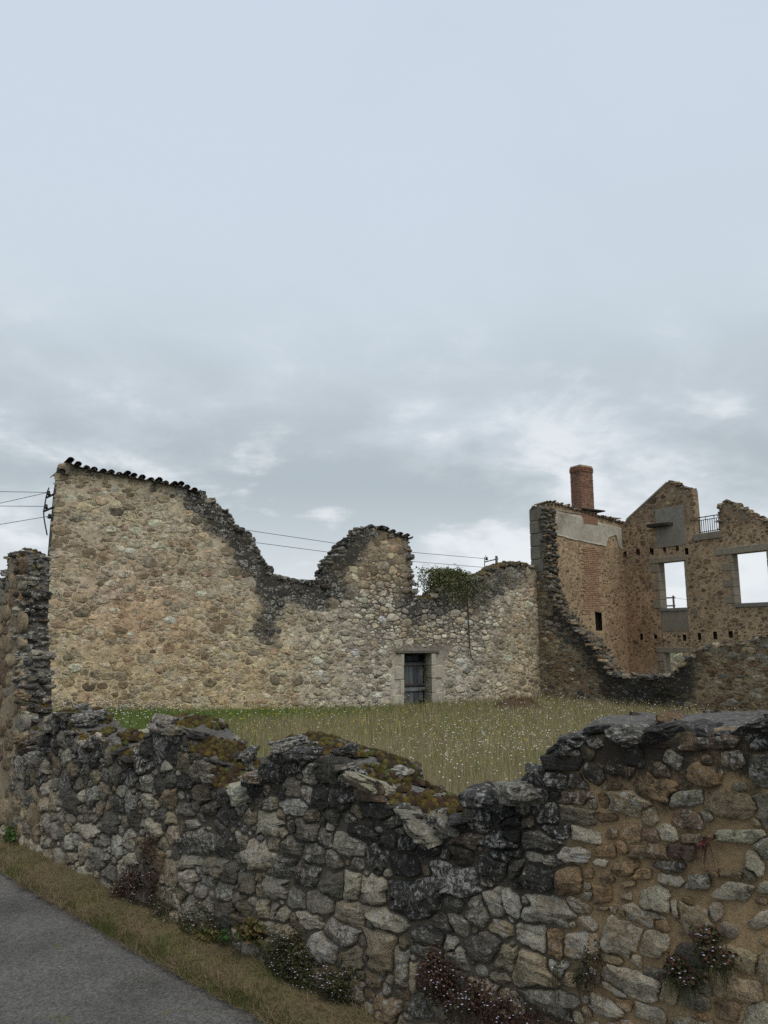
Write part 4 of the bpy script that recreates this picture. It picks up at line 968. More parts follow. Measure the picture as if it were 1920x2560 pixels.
# side wall with the chimney (C1), running away from the barn wall's line
u_c = float(WA.uv(np.array([1560.0]), np.array([1450.0]))[0][0] - (np.append(A_R[:2], 0) - WA.O) @ WA.D)
WC = Wall(A_R, A_D, (0.5, -0.85), 0.5)
cl = WC.line([(1385, 1258), (1420, 1268), (1490, 1290), (1530, 1300), (1566, 1309)])
cl = np.concatenate([[[WB.T + 0.01, cl[0, 1] - 0.06]], cl[cl[:, 0] > WB.T + 0.05], [[u_c + 0.25, cl[-1, 1] - 0.02]]])
OLC = Outline(cl, 0.06, 0.02, 31, 2.0)
niche_u, niche_v = WC.uv(np.array([1487.0, 1507.0]), np.array([1530.0, 1578.0]))
C_MORT = np.array([0.35, 0.262, 0.168])
def c_shade(Pw):
    px, py = to_px(Pw); k = (1 + 0.18 * fbm(Pw * 1.1, 4, 25))[:, None]
    c = np.repeat(C_MORT[None], len(Pw), 0) * k
    gab = np.clip(sstep(1330, 1290, py) * sstep(1560, 1600, px), 0, 1)
    red = blob(px, py, 1590, 1560, 50, 130, 0.8)
    c = c * (1 - 0.25 * gab)[:, None] + np.multiply.outer(red, np.array([0.0, -0.035, -0.03]))
    return np.clip(c, 0.02, 1), 0.10 + 0.22 * gab + 0.12 * fbm(Pw * 0.7, 3, 26) + 0.3 * (1 - sstep(2, 20, dist_line(px, py, [(1625, 1570), (1710, 1570)]))), 0.03 + 0 * px
mb = MB(); core(WC, OLC, HB, mb, c_shade, K=60, nw=6, amp=0.02, freq=3.0, crown=0.0, seed=71, punch=[(niche_u.mean(), niche_v.mean(), abs(niche_u[1] - niche_u[0]) / 2, abs(niche_v[1] - niche_v[0]) / 2)])
side = mesh_obj('side_wall', mb, M_FAR_MORTAR, house)
bu, bv = WC.uv(np.array([1452.0, 1507.0]), np.array([1362.0, 1535.0])); bu0, bu1, bv1, bv0 = bu[0], bu[1], bv[0], bv[1]
# plaster band below the coping
pt = WC.line([(1380, 1276), (1440, 1288), (1500, 1308), (1559, 1322)]); pbm = WC.line([(1380, 1335), (1449, 1352), (1515, 1366), (1519, 1344), (1539, 1337), (1547, 1367), (1559, 1379)])
def thin_patch(W, us, tp, bt, h, shade, name, mat, parent, nv=14):
    k = np.linspace(0, 1, nv); U = np.repeat(us[:, None], nv, 1); V = bt[:, None] + (tp - bt)[:, None] * k[None]
    f = W.P(U, V, h + 0.006 * fbm2(U, V, 4, 3, 91)); bk = W.P(U, V, -0.03)
    n = len(us); I = np.arange(n * nv).reshape(n, nv); J = I + n * nv
    qf = np.stack([I[:-1, :-1], I[1:, :-1], I[1:, 1:], I[:-1, 1:]], -1).reshape(-1, 4)
    e = []
    for a, b_ in ((I[:, 0], J[:, 0]), (I[:, -1], J[:, -1]), (I[0], J[0]), (I[-1], J[-1])): e.append(np.stack([a[:-1], a[1:], b_[1:], b_[:-1]], -1))
    if orient(W): qf = qf[:, ::-1]
    v = np.concatenate([f.reshape(-1, 3), bk.reshape(-1, 3)]); c, g, l = shade(v); b = MB(); b.add(v, np.concatenate([qf] + e), None, c, g, l)
    return mesh_obj(name, b, mat, parent)
us_ = np.linspace(max(pt[0, 0], WB.T + 0.03), u_c - 0.02, 60)
def pl_shade(v):
    px, py = to_px(v); return np.repeat(np.array([[0.36, 0.335, 0.28]]), len(v), 0), 0.18 + 0.35 * fbm(v * 1.6, 4, 33) + 0.25 * sstep(1300, 1270, py), 0.15 + 0 * px
thin_patch(WC, us_, np.interp(us_, pt[:, 0], pt[:, 1]), np.interp(us_, pbm[:, 0], pbm[:, 1]) + 0.03 * fbm2(us_, 0 * us_, 5, 3, 34), 0.03, pl_shade, 'plaster_band', M_PLASTER, side)
def c_stone(px, py, code, r_):
    gab = py < 1310 and px > 1560
    code = pick(r_, 'oborOtg', (3, 3, 1.5, 1.5, 1, 0.6, 0.5)) if not gab else pick(r_, 'bogrt', (3, 2, 1.5, 1, 1.5))
    return jitter_col(np.array(PAL[code]) * 0.75 + C_MORT * 0.22, r_, 0.2), 0.1 + r_.normal(0, 0.1), r_.uniform(0, 0.15), 0.55
rubble_face(WC, OLC, HB, (WB.T + 0.1, 1.0, u_c - 0.05, 6.2), [(0.08, 0.11, 500), (0.05, 0.075, 5000), (0.03, 0.05, 5000)], 1.5, 72, c_stone, M_FAR, side,
            holes=[(bu0, bv0, bu1, bv1), (min(niche_u) - .05, min(niche_v) - .05, max(niche_u) + .05, max(niche_v) + .05)], cap=1.0, gap=0.012, Hmax=0.03, pack=0.95, sink=0.006,
            keep=lambda u, v, s: (v < np.interp(u, pbm[:, 0], pbm[:, 1]) - s) & (rng.uniform(size=np.shape(u)) < np.where((u < bu0) & (v > 3.2), 0.35, 0.9)))
# bricks: shared meshes
def brick_meshes(l, w, h, cols, bev=0.12):
    out = []
    for c in cols:
        v, q, tr = box_arrays((0, 0, 0), (l / 2, 0, 0), (0, w / 2, 0), (0, 0, h / 2), bev); n = len(v)
        me = mesh_data('brick', v, q, tr, np.repeat([c], n, 0), np.full(n, 0.10), np.full(n, 0.05), False); me.materials.append(M_BRICK); out.append(me)
    return out
BR = [(0.205, 0.098, 0.062), (0.17, 0.080, 0.054), (0.235, 0.12, 0.076), (0.14, 0.070, 0.052), (0.21, 0.108, 0.074)]
BRW = [(0.32, 0.195, 0.125), (0.28, 0.17, 0.11), (0.34, 0.225, 0.145), (0.31, 0.21, 0.14)]
bm_full = brick_meshes(0.215, 0.05, 0.056, BRW); angC = math.atan2(WC.D[1], WC.D[0])
def put_brick(me, parent, P, ang):
    o = bpy.data.objects.new('brick', me); link(o, parent, P); o.rotation_euler = (0, 0, ang); return o
rb = np.random.default_rng(12)
for k, vv in enumerate(np.arange(bv0, bv1, 0.072)):
    off = 0.1125 if k % 2 else 0.0
    for uu in np.arange(bu0 + 0.11 + off - (0.1 if rb.uniform() < 0.5 else 0), bu1 - 0.05 + rb.uniform(-0.1, 0.12), 0.228):
        if uu > u_c - 0.15: continue
        if min(niche_v) - 0.06 < vv < max(niche_v) + 0.06 and min(niche_u) - 0.13 < uu < max(niche_u) + 0.13: continue
        put_brick(bm_full[rb.integers(len(bm_full))], side, WC.P(uu + rb.normal(0, 0.004), vv, -0.002 + rb.normal(0, 0.003)), angC + rb.normal(0, 0.01))
tile_row(WC, WB.T + 0.05, u_c + 0.1, OLC.top, 0.19, side, [(0.20, 0.16, 0.11), (0.16, 0.14, 0.11), (0.24, 0.18, 0.12)], (0.05, 0.35), L=0.62, r=0.085, seed=8, lift=0.0)
block(side, WC, WB.T + 0.03, u_c, OLC.top(WB.T + 0.3) - 0.27, OLC.top(WB.T + 0.3) - 0.24, -0.2, 0.028, (0.25, 0.22, 0.17), M_PLASTER, 'coping_fillet')

# chimney
chu, _ = WC.uv(np.array([1452.0, 1483.0]), np.array([1200.0, 1200.0])); _, chv = WC.uv(np.array([1452.0, 1452.0]), np.array([1262.0, 1160.0]))
cu0, cu1, cv0, cv1 = chu[0], chu[1], chv[0], chv[1]; CD = 0.56
mb = MB(); cc0 = WC.P((cu0 + cu1) / 2, (cv0 - 0.5 + cv1) / 2, -CD / 2)
v, q, tr = box_arrays(cc0, WC.D * ((cu1 - cu0) / 2 - 0.012), WC.N * (CD / 2 - 0.012), np.array([0, 0, (cv1 - cv0 + 0.5) / 2 - 0.01]), 0.02)
if np.linalg.det(np.stack([WC.D, WC.N, [0, 0, 1.0]])) < 0: q = q[:, ::-1]; tr = tr[:, ::-1]
mb.add(v, q, tr, (0.40, 0.34, 0.27), -0.1, 0.0); chim = mesh_obj('chimney', mb, M_FAR_MORTAR, house, origin=cc0, smooth=False)
bmA = brick_meshes((cu1 - cu0) / 3 - 0.016, 0.10, 0.054, BR); bmB = brick_meshes(CD / 2.5 - 0.016, 0.10, 0.054, BR); bmH = brick_meshes(CD / 5 - 0.016, 0.10, 0.054, BR)
nC = int((cv1 - cv0 + 0.12) / 0.070); LA = (cu1 - cu0) / 3
for k in range(nC):
    vv = cv0 - 0.12 + 0.035 + k * 0.070; out_ = 0.035 if k >= nC - 3 and k != nC - 1 else (0.02 if k == nC - 1 else 0.0)
    for h_ in (0.0, -CD):                                             # front and back rows
        sgn = 1 if h_ == 0 else -1
        for m_ in range(3):
            uu = cu0 + (m_ + 0.5) * LA + (0 if k % 2 else 0.0)
            put_brick(bmA[rb.integers(5)], chim, WC.P(uu + rb.normal(0, 0.003), vv, h_ - sgn * 0.05 + sgn * out_ + rb.normal(0, 0.003)), angC)
    for u_ in (cu0, cu1):
        sgn = -1 if u_ == cu0 else 1
        ks = (0.2, 0.6, 0.9) if k % 2 else (0.1, 0.4, 0.8)
        for f_ in ks:
            big = f_ in (0.2, 0.6, 0.4, 0.8); me = (bmB if big else bmH)[rb.integers(5)]
            put_brick(me, chim, WC.P(u_ - sgn * 0.049 + sgn * out_ + rb.normal(0, 0.003), vv, -f_ * CD), angC + math.pi / 2)
slab = block(chim, WC, cu0 - 0.12, cu1 + 0.42, cv0 - 0.19, cv0 - 0.135, -0.45, 0.16, (0.07, 0.06, 0.05), M_DRESSED, 'chimney_slab', bev=0.3, grime=0.5)
block(side, WC, cu0 - 0.02, cu1 + 0.12, cv0 - 0.75, cv0 - 0.20, -0.4, 0.035, (0.22, 0.125, 0.08), M_BRICK, 'flue_base', bev=0.1, grime=0.25)

# gable wall with the windows (C2), square to the side wall
WG = Wall(A_R[:2] + A_D * u_c, B_D, (-0.85, -0.5), 0.34)
G_LINE = [(1540, 1316), (1566, 1300), (1600, 1268), (1640, 1231), (1668, 1206), (1684, 1208), (1700, 1217), (1724, 1222), (1729, 1225), (1732, 1336), (1797, 1331), (1798, 1262), (1816, 1258), (1840, 1263), (1875, 1284), (1920, 1310), (1990, 1350), (2080, 1400)]
gl = WG.line(G_LINE); gl[0, 0] = -0.02; gl = gl[np.r_[True, gl[1:, 0] > 0.0]]
OLG = Outline(gl, 0.05, 0.025, 35, 3.0)
def g_u(x, y): return float(WG.uv(np.array([float(x)]), np.array([float(y)]))[0][0])
def g_v(x, y): return float(WG.uv(np.array([float(x)]), np.array([float(y)]))[1][0])
w1a, w1b, w1t, w1s = g_u(1649, 1460), g_u(1715, 1460), g_v(1680, 1404), g_v(1680, 1521)
lwt = g_v(1690, 1632); lws = lwt - 1.0
w2a, w2b, w2t, w2s = g_u(1833, 1440), g_u(1922, 1440), g_v(1875, 1380), g_v(1875, 1508)
holes_px = [(1562, 1386), (1595, 1380), (1629, 1378), (1661, 1372), (1693, 1370), (1717, 1379), (1604, 1593), (1639, 1592), (1712, 1594), (1748, 1591), (1787, 1588), (1826, 1585)]
punch = []
for k, (x, y) in enumerate(holes_px):
    uu, vv = WG.uv(np.array([float(x)]), np.array([float(y)])); punch.append((uu[0], vv[0], 0.075, 0.12))
mb = MB(); gk = dict(nw=6, amp=0.022, freq=3.0, crown=0.03, seed=81)
core(WG, OLG, HB, mb, c_shade, K=90, u1=w1a, punch=punch, **gk)
core(WG, OLG, w1t, mb, c_shade, K=40, u0=w1a, u1=w1b, punch=punch, **gk)
core(WG, OLG, lwt, mb, c_shade, K=30, u0=w1a, u1=w1b, topfn=lambda u: np.full(len(u), w1s), punch=punch, **gk)
core(WG, OLG, HB, mb, c_shade, K=6, u0=w1a, u1=w1b, topfn=lambda u: np.full(len(u), lws), **gk)
core(WG, OLG, HB, mb, c_shade, K=90, u0=w1b, u1=w2a, punch=punch, **gk)
core(WG, OLG, w2t, mb, c_shade, K=20, u0=w2a, u1=w2b, **gk)
core(WG, OLG, HB, mb, c_shade, K=60, u0=w2a, u1=w2b, topfn=lambda u: np.full(len(u), w2s), punch=punch, **gk)
core(WG, OLG, HB, mb, c_shade, K=60, u0=w2b, **gk)
gable = mesh_obj('gable_wall', mb, M_FAR_MORTAR, house)
pan = (g_u(1640, 1300), g_v(1680, 1366), g_u(1712, 1320), g_v(1675, 1268))
gh = [(w1a - 0.30, w1s - 0.1, w1b + 0.05, w1t + 0.25), (w1a - 0.3, lws, w1b + 0.1, lwt + 0.22), (w2a - 0.35, w2s - 0.1, w2b + 0.4, w2t + 0.25), (w1a - 0.02, w1s - 0.85, w1b + 0.02, w1s + 0.1), pan]
for (x, y, a, b_) in punch: gh.append((x - a, y - b_, x + a, y + b_))
rubble_face(WG, OLG, HB, (0.08, 1.0, OLG.u[-1], 7.6), [(0.13, 0.17, 250), (0.08, 0.12, 2500), (0.05, 0.08, 8000), (0.03, 0.05, 7000)], 1.55, 82, c_stone, M_FAR, gable, holes=gh, cap=1.05, gap=0.012, Hmax=0.035, pack=0.93, sink=0.005,
            keep=lambda u, v, s: rng.uniform(size=np.shape(u)) < np.where((v > 6.0) | (u > g_u(1800, 1300)) & (v > 4.9), 1.0, 0.55))
def g_top(Pw, r_):
    c = pick(r_, 'bgto', (2, 2, 2, 1)); return jitter_col(PAL[c], r_), r_.uniform(0.0, 0.45), r_.uniform(0, 0.4)
uS = g_u(1668, 1206)
rim_stones(WG, OLG, [(0.09, 0.13, 1500), (0.06, 0.09, 4000), (0.04, 0.06, 4000)], 0.7, 83, (0.3, 0.8), g_top, M_FAR, gable, lambda a, w: (lambda u: (u > uS) & ~((u > g_u(1731, 1320)) & (u < g_u(1797, 1320))))(OLG.at(a)[0]), nseg=12, nam=0.035, crown=0.03)
# mortared slope of the gable
sl0 = np.array([g_u(1566, 1300), g_v(1566, 1300)]); sl1 = np.array([uS, g_v(1668, 1206)]); mid_ = (sl0 + sl1) / 2; dv_ = (sl1 - sl0) / 2
c_ = WG.P(mid_[0], mid_[1], -WG.T / 2); ax = WG.D * dv_[0] + np.array([0, 0, dv_[1]]); axu = ax / np.linalg.norm(ax); az = np.cross(axu, WG.N); az = az * np.sign(az[2]) * 0.045
v, q, tr = box_arrays(c_, ax, WG.N * (WG.T / 2 + 0.03), az, 0.4)
if np.linalg.det(np.stack([ax, WG.N, az])) < 0: q = q[:, ::-1]; tr = tr[:, ::-1]
b = MB(); b.add(v, q, tr, (0.26, 0.23, 0.185), 0.12, 0.1); mesh_obj('gable_coping', b, M_PLASTER, gable, origin=c_, smooth=False)
GS = (0.235, 0.205, 0.155)
def gblock(u0, u1, v0, v1, h0, h1, name, tint=GS, mat=None, bev=0.12, gr=0.12, par=None): return block(par or gable, WG, u0, u1, v0, v1, h0, h1, tint, mat or M_DRESSED, name, bev=bev, grime=gr)
gblock(w1a - 0.42, w1b + 0.10, w1t - 0.004, w1t + 0.20, -0.29, 0.035, 'lintel')
gblock(w1a - 0.05, w1b + 0.0, w1s - 0.10, w1s + 0.012, -0.30, 0.05, 'window_sill', (0.17, 0.165, 0.145))
gblock(w1a + 0.004, w1b - 0.004, w1s - 0.82, w1s - 0.11, -0.05, 0.012, 'plaster_panel', (0.23, 0.20, 0.155), M_PLASTER, 0.05, 0.4)
n_ = 5
for k in range(n_):
    v0_ = w1s + 0.02 + (w1t - w1s - 0.03) * k / n_; v1_ = w1s + 0.012 + (w1t - w1s - 0.03) * (k + 1) / n_ - 0.006
    gblock(w1a - (0.34 if k % 2 == 0 else 0.10), w1a + 0.015, v0_, v1_, -0.31, 0.026 + 0.006 * (k % 2), 'jamb_block', np.array(GS) * (0.92 + 0.1 * (k % 2)))
    gblock(w1b - 0.012, w1b + (0.06 if k % 2 else 0.10), v0_, v1_, -0.31, 0.024, 'jamb_block', np.array(GS) * 1.05)
gblock(w2a - 0.62, w2b + 0.5, w2t - 0.004, w2t + 0.23, -0.29, 0.035, 'lintel', (0.24, 0.215, 0.165))
gblock(w2a - 0.03, w2b + 0.03, w2s - 0.12, w2s + 0.012, -0.30, 0.05, 'window_sill', (0.17, 0.165, 0.145))
for k in range(6):
    v0_ = w2s + 0.02 + (w2t - w2s - 0.03) * k / 6; v1_ = w2s + 0.012 + (w2t - w2s - 0.03) * (k + 1) / 6 - 0.006
    gblock(w2a - (0.36 if k % 2 == 0 else 0.06), w2a + 0.015, v0_, v1_, -0.31, 0.026 + 0.006 * (k % 2), 'jamb_block', np.array(GS) * (0.9 + 0.1 * (k % 2)))
    gblock(w2b - 0.012, w2b + (0.3 if k % 2 else 0.15), v0_, v1_, -0.31, 0.024, 'jamb_block', np.array(GS) * 1.0)
gblock(w1a - 0.34, w1b + 0.08, lwt - 0.004, lwt + 0.20, -0.29, 0.035, 'lintel')
for k in range(3):
    gblock(w1a - (0.28 if k != 1 else 0.20), w1a + 0.015, lws + k * 0.33 + 0.01, lws + (k + 1) * 0.33 - 0.006, -0.31, 0.026, 'jamb_block', np.array(GS) * (0.85 + 0.08 * k))
    gblock(w1b - 0.012, w1b + 0.10, lws + k * 0.33 + 0.01, lws + (k + 1) * 0.33 - 0.006, -0.31, 0.024, 'jamb_block')
pnl = gblock(pan[0], pan[2], pan[1], pan[3], -0.04, 0.035, 'plaster_panel', (0.21, 0.20, 0.175), M_PLASTER, 0.2, 0.15)
su0, su1, sv = g_u(1632, 1315), g_u(1684, 1310), g_v(1660, 1313)
b = MB(); uS_ = np.linspace(su0, su1, 12); prof = 0.34 * np.sqrt(np.clip(1 - ((uS_ - su0) / (su1 - su0)) ** 2.5, 0.0, 1)) + 0.02   # mantel slab, deepest at its left end
tv = WG.P(uS_, np.full(12, sv + 0.05), 0.03 + prof); tb2 = WG.P(uS_, np.full(12, sv - 0.05 - 0.0), 0.03 + prof * 0.85); kv = WG.P(uS_, np.full(12, sv + 0.05), 0.0); kb2 = WG.P(uS_, np.full(12, sv - 0.05), 0.0)
v = np.concatenate([tv, tb2, kb2, kv]); q = []
for k in range(11):
    for a_ in range(4): q.append((a_ * 12 + k, a_ * 12 + k + 1, ((a_ + 1) % 4) * 12 + k + 1, ((a_ + 1) % 4) * 12 + k))
q += [(0, 12, 24, 36), (11, 47, 35, 23)]; b.add(v, q, None, (0.06, 0.055, 0.05), 0.45, 0.05); mesh_obj('mantel_shelf', b, M_DRESSED, gable, smooth=False)
# balustrade in the upper opening with its concrete sill
ru0, ru1 = g_u(1737, 1300), g_u(1797, 1300); rv0, rv1 = g_v(1770, 1329), g_v(1770, 1288)
gblock(ru0 - 0.10, ru1 + 0.06, rv0 - 0.28, rv0 - 0.03, -0.30, 0.05, 'window_sill', (0.19, 0.17, 0.135))
rail_c = (0.045, 0.048, 0.055)
railing = gblock(ru0, ru1, rv1 - 0.02, rv1 + 0.012, -0.20, -0.165, 'railing', rail_c, M_IRON, 0.2, 0)
gblock(ru0, ru1, rv1 - 0.12, rv1 - 0.095, -0.195, -0.17, 'rail', rail_c, M_IRON, 0.2, 0, railing)
gblock(ru0, ru1, rv0 + 0.03, rv0 + 0.055, -0.195, -0.17, 'rail', rail_c, M_IRON, 0.2, 0, railing)
nb = 11
for k in range(nb):
    uu = ru0 + (ru1 - ru0) * (k + 0.5) / nb; tall = k in (3, 7)
    gblock(uu - 0.010, uu + 0.010, rv0 - 0.03, (rv1 - 0.02) if tall else (rv1 - 0.12), -0.192, -0.173, 'bar', rail_c, M_IRON, 0.2, 0, railing)
# brick edge of the gable beside the balustrade
rgv = np.arange(rv0 + 0.05, g_v(1738, 1232), 0.072); bmq = brick_meshes(0.2, 0.30, 0.056, BR)
for k, vv in enumerate(rgv):
    put_brick(bmq[k % 5], gable, WG.P(g_u(1726, 1300) + 0.03 + 0.02 * (k % 2), vv, -0.16), math.atan2(WG.D[1], WG.D[0]))

# ------------------------------------------------------------------ wall glimpsed through the lower window, pole behind the house
WF = Wall(WG.O[:2] - WG.N[:2] * 9.0, B_D, (-0.85, -0.5), 0.4)
fl = WF.line([(1560, 1660), (1672, 1652), (1684, 1640), (1700, 1634), (1740, 1630), (1790, 1628), (1840, 1640)]); OLF = Outline(fl, 0.08, 0.08, 99, 2.0)
far_w = empty('garden_wall', WF.P(fl[3, 0], HB), 'pale rubble wall seen through the low window of the house', 'wall')
mb = MB(); core(WF, OLF, HB, mb, lambda P: (np.repeat([[0.42, 0.36, 0.25]], len(P), 0), 0.02 * np.ones(len(P)), 0.05 * np.ones(len(P))), K=10, nw=3, amp=0.03, seed=101); mesh_obj('mortar_core', mb, M_FAR_MORTAR, far_w)
rubble_face(WF, OLF, HB, (fl[0, 0], HB, fl[-1, 0], 2.2), [(0.12, 0.18, 600), (0.08, 0.12, 2500)], 1.5, 102, lambda px, py, c, r_: (jitter_col(PAL[pick(r_, 'lLTt', (2, 2, 2, 1))], r_), r_.uniform(-0.1, 0.15), 0.1, 0.9), M_FAR, far_w, limit=60)

def tube_obj(name, path, rad, tint, mat, parent=None, seg=6):
    v, q, tr = tube_arrays(path, rad, seg); b = MB(); b.add(v, q, tr, tint, 0, 0); return mesh_obj(name, b, mat, parent, origin=np.asarray(path, float).mean(0))
def at_depth(px, py, y):
    r_ = rays(px, py); return np.array([0, 0, EYE]) + r_ * (np.asarray(y, float) / r_[..., 1])[..., None]
IRON = (0.03, 0.028, 0.028)
pt_ = at_depth(np.array([1683.0]), np.array([1489.0]), np.array([46.0]))[0]
pole = empty('utility_pole', (pt_[0], pt_[1], -0.75), 'dark utility pole with two crossarms seen through the house window', 'pole')
tube_obj('mast', [(pt_[0], pt_[1], -0.75), (pt_[0], pt_[1], 2.0), tuple(pt_)], 0.06, (0.05, 0.045, 0.04), M_WOOD, pole, 8)
for yy in (1494.0, 1514.0):
    e0 = at_depth(np.array([1662.0]), np.array([yy + 1]), np.array([46.0]))[0]; e1 = at_depth(np.array([1688.0]), np.array([yy]), np.array([46.0]))[0]
    tube_obj('crossarm', [e0, (e0 + e1) / 2, e1], 0.045, (0.05, 0.045, 0.04), M_WOOD, pole, 6)
p0 = at_depth(np.array([1684.0, 1760.0, 1960.0]), np.array([1494.0, 1506.0, 1515.0]), np.array([46.0, 47.0, 49.0]))
tag(tube_obj('overhead_wire', p0, 0.008, IRON, M_IRON, None, 4), 'thin wire running right from the pole behind the house', 'wire', kind='thing')

# bracket with insulators on the barn's end wall, and its wires
def wall_pts(W, pts, h): 
    u, v = W.uv(np.array([p[0] for p in pts], float), np.array([p[1] for p in pts], float), h); return W.P(u, v, h)
hb = -0.30
brk = empty('wire_bracket', wall_pts(WA, [(118, 1335)], hb)[0], 'iron bracket with two insulators fixed to the barn wall end', 'bracket')
tube_obj('rod', wall_pts(WA, [(123, 1219), (119, 1227), (115, 1245), (109, 1279), (110, 1295), (113, 1313), (118, 1338)], hb), 0.016, IRON, M_IRON, brk)
for a_, b_ in (((114, 1245), (136, 1235)), ((108, 1279), (134, 1268))): tube_obj('arm', wall_pts(WA, [a_, ((a_[0] + b_[0]) / 2, (a_[1] + b_[1]) / 2), b_], hb), 0.028, IRON, M_IRON, brk)
def insulator(P, parent):
    a = np.linspace(0, 2 * np.pi, 10, endpoint=False); prof_ = [(0.0, 0.012), (0.02, 0.05), (0.05, 0.055), (0.06, 0.03), (0.09, 0.042), (0.12, 0.03), (0.135, 0.0)]
    v = np.concatenate([np.stack([P[0] + np.cos(a) * r_, P[1] + np.sin(a) * r_, np.full(10, P[2] + z_)], -1) for z_, r_ in prof_]); q = []
    for i in range(len(prof_) - 1):
        for k in range(10): q.append((i * 10 + k, i * 10 + (k + 1) % 10, (i + 1) * 10 + (k + 1) % 10, (i + 1) * 10 + k))
    b = MB(); b.add(v, q, None, (0.02, 0.02, 0.022), 0, 0); mesh_obj('insulator', b, M_IRON, parent)
for p_ in ((121, 1239), (114.6, 1273), (123, 1297)): insulator(wall_pts(WA, [p_], hb)[0], brk)
for k, (pts, lb) in enumerate((([(121, 1231), (0, 1229), (-500, 1214)], 'topmost level wire leaving the barn bracket'), ([(116, 1232), (0, 1258), (-420, 1340)], 'sagging wire from the upper insulator of the barn bracket'),
                             ([(114, 1266), (0, 1265), (-500, 1258)], 'level wire from the lower insulator of the barn bracket'), ([(120, 1291), (0, 1311), (-420, 1388)], 'lowest sloping wire leaving the barn wall end'))):
    P3 = wall_pts(WA, pts, hb); tag(tube_obj('overhead_wire', P3, 0.007, IRON, M_IRON, None, 4), lb, 'wire', kind='thing')
hr = -1.0
brk2 = empty('wire_post', wall_pts(WA, [(1241, 1600)], hr)[0] * np.array([1, 1, 0]) + np.array([0, 0, HB]), 'rusty iron post with side arm rising behind the ivy topped wall', 'post')
ptop = wall_pts(WA, [(1241, 1390)], hr)[0]
tube_obj('mast', [ptop * np.array([1, 1, 0]) + np.array([0, 0, HB]), ptop - np.array([0, 0, 1]), ptop], 0.05, (0.085, 0.06, 0.05), M_IRON, brk2, 8)
tube_obj('arm', wall_pts(WA, [(1212, 1405), (1228, 1401), (1245, 1397)], hr), 0.022, (0.06, 0.045, 0.04), M_IRON, brk2)
tube_obj('rod', wall_pts(WA, [(1215, 1389), (1212, 1393), (1211.5, 1410), (1211, 1440)], hr), 0.016, (0.06, 0.045, 0.04), M_IRON, brk2)
for p_ in ((1217, 1401), (1216, 1423)): insulator(wall_pts(WA, [p_], hr)[0], brk2)
for pts, lb in (([(540, 1312), (614, 1325), (858, 1361), (1034, 1381), (1217, 1397)], 'upper wire crossing the gaps behind the barn wall'), ([(540, 1338), (636, 1356), (841, 1383), (1036, 1404), (1216, 1419)], 'lower wire crossing the gaps behind the barn wall')):
    tag(tube_obj('overhead_wire', wall_pts(WA, pts, hr), 0.008, IRON, M_IRON, None, 4), lb, 'wire', kind='thing')

# ------------------------------------------------------------------ grass
def blades(P, h, w, lean, az, cols, bend=0.5):
    n = len(P); side = np.stack([np.cos(az + np.pi / 2), np.sin(az + np.pi / 2), np.zeros(n)], -1) * (w / 2)[:, None]
    fw = np.stack([np.cos(az), np.sin(az), np.zeros(n)], -1); up = np.array([0, 0, 1.0])
    l1 = lean * bend; m = P + fw * (np.sin(l1) * h * 0.55)[:, None] + up * (np.cos(l1) * h * 0.55)[:, None]
    l2 = lean; tp = m + fw * (np.sin(l2) * h * 0.45)[:, None] + up * (np.cos(l2) * h * 0.45)[:, None]
    v = np.stack([P - side, P + side, m + side * 0.75, m - side * 0.75, tp], 1).reshape(-1, 3)
    o = (np.arange(n) * 5)[:, None]; q = o + np.array([[0, 1, 2, 3]]); t_ = o + np.array([[3, 2, 4]])
    return v, q, t_, np.repeat(cols, 5, 0)
r_ = np.random.default_rng(200)
def field_points(n, near_pow=1.0, margin=2.5):
    uu = r_.uniform(-14, 15, n * 4); dd = r_.uniform(0.5, 30, n * 4)
    P = WN.P(uu, 0 * uu, -dd); x, y = P[:, 0], P[:, 1]
    ok = ((P - WA.O) @ WA.N > 0.03) & ((P - WB.O) @ WB.N > 0.03) & (np.abs(x) < 0.56 * y + margin) & (y > 3)
    ok &= r_.uniform(size=len(x)) < np.minimum(1, (11 / np.hypot(x, y)) ** near_pow)
    P = P[ok][:n]; P[:, 2] = field_z(P[:, 0], P[:, 1]); return P
P = field_points(200000, 1.1); dA = (P - WA.O) @ WA.N; gpx, gpy = to_px(P); n = len(P)
lush = np.clip(sstep(5.0, 0.8, dA + 1.6 * fbm2(P[:, 0], P[:, 1], 0.5, 3, 301)) * sstep(1200, 700, gpx) + 0.95 * sstep(760, 330, gpx), 0, 1)
pat = fbm2(P[:, 0], P[:, 1], 0.45, 4, 302); fine_ = r_.uniform(size=n)
green = np.array([0.215, 0.235, 0.085]); straw = np.array([0.43, 0.37, 0.225]); brn = np.array([0.29, 0.210, 0.150]); lus = np.array([0.135, 0.200, 0.048])
cols = np.where((fine_ < 0.38 + 0.5 * pat)[:, None], green, np.where((fine_ < 0.70 + 0.3 * pat)[:, None], straw, brn))
cols = np.where((r_.uniform(size=n) < lush * 0.95)[:, None], lus, cols) * r_.uniform(0.75, 1.3, n)[:, None]
tall = r_.uniform(size=n) < 0.10
h = np.where(tall, r_.uniform(0.28, 0.46, n), r_.uniform(0.10, 0.27, n)) * (1 - 0.25 * lush); dist = np.hypot(P[:, 0], P[:, 1])
wd = np.where(tall, 0.0032, 0.0043) * np.clip(dist / 9, 1, 2.2)
v, q, t_, c = blades(P, h, wd, np.abs(r_.normal(0.25, 0.45, n)), r_.uniform(0, 6.28, n), cols)
mb = MB(); mb.add(v, q, t_, c); tag(mesh_obj('meadow_grass', mb, M_GRASS, origin=(0, 12, -0.3), smooth=False), 'tall dry and green meadow grass filling the walled field', 'grass', kind='stuff')

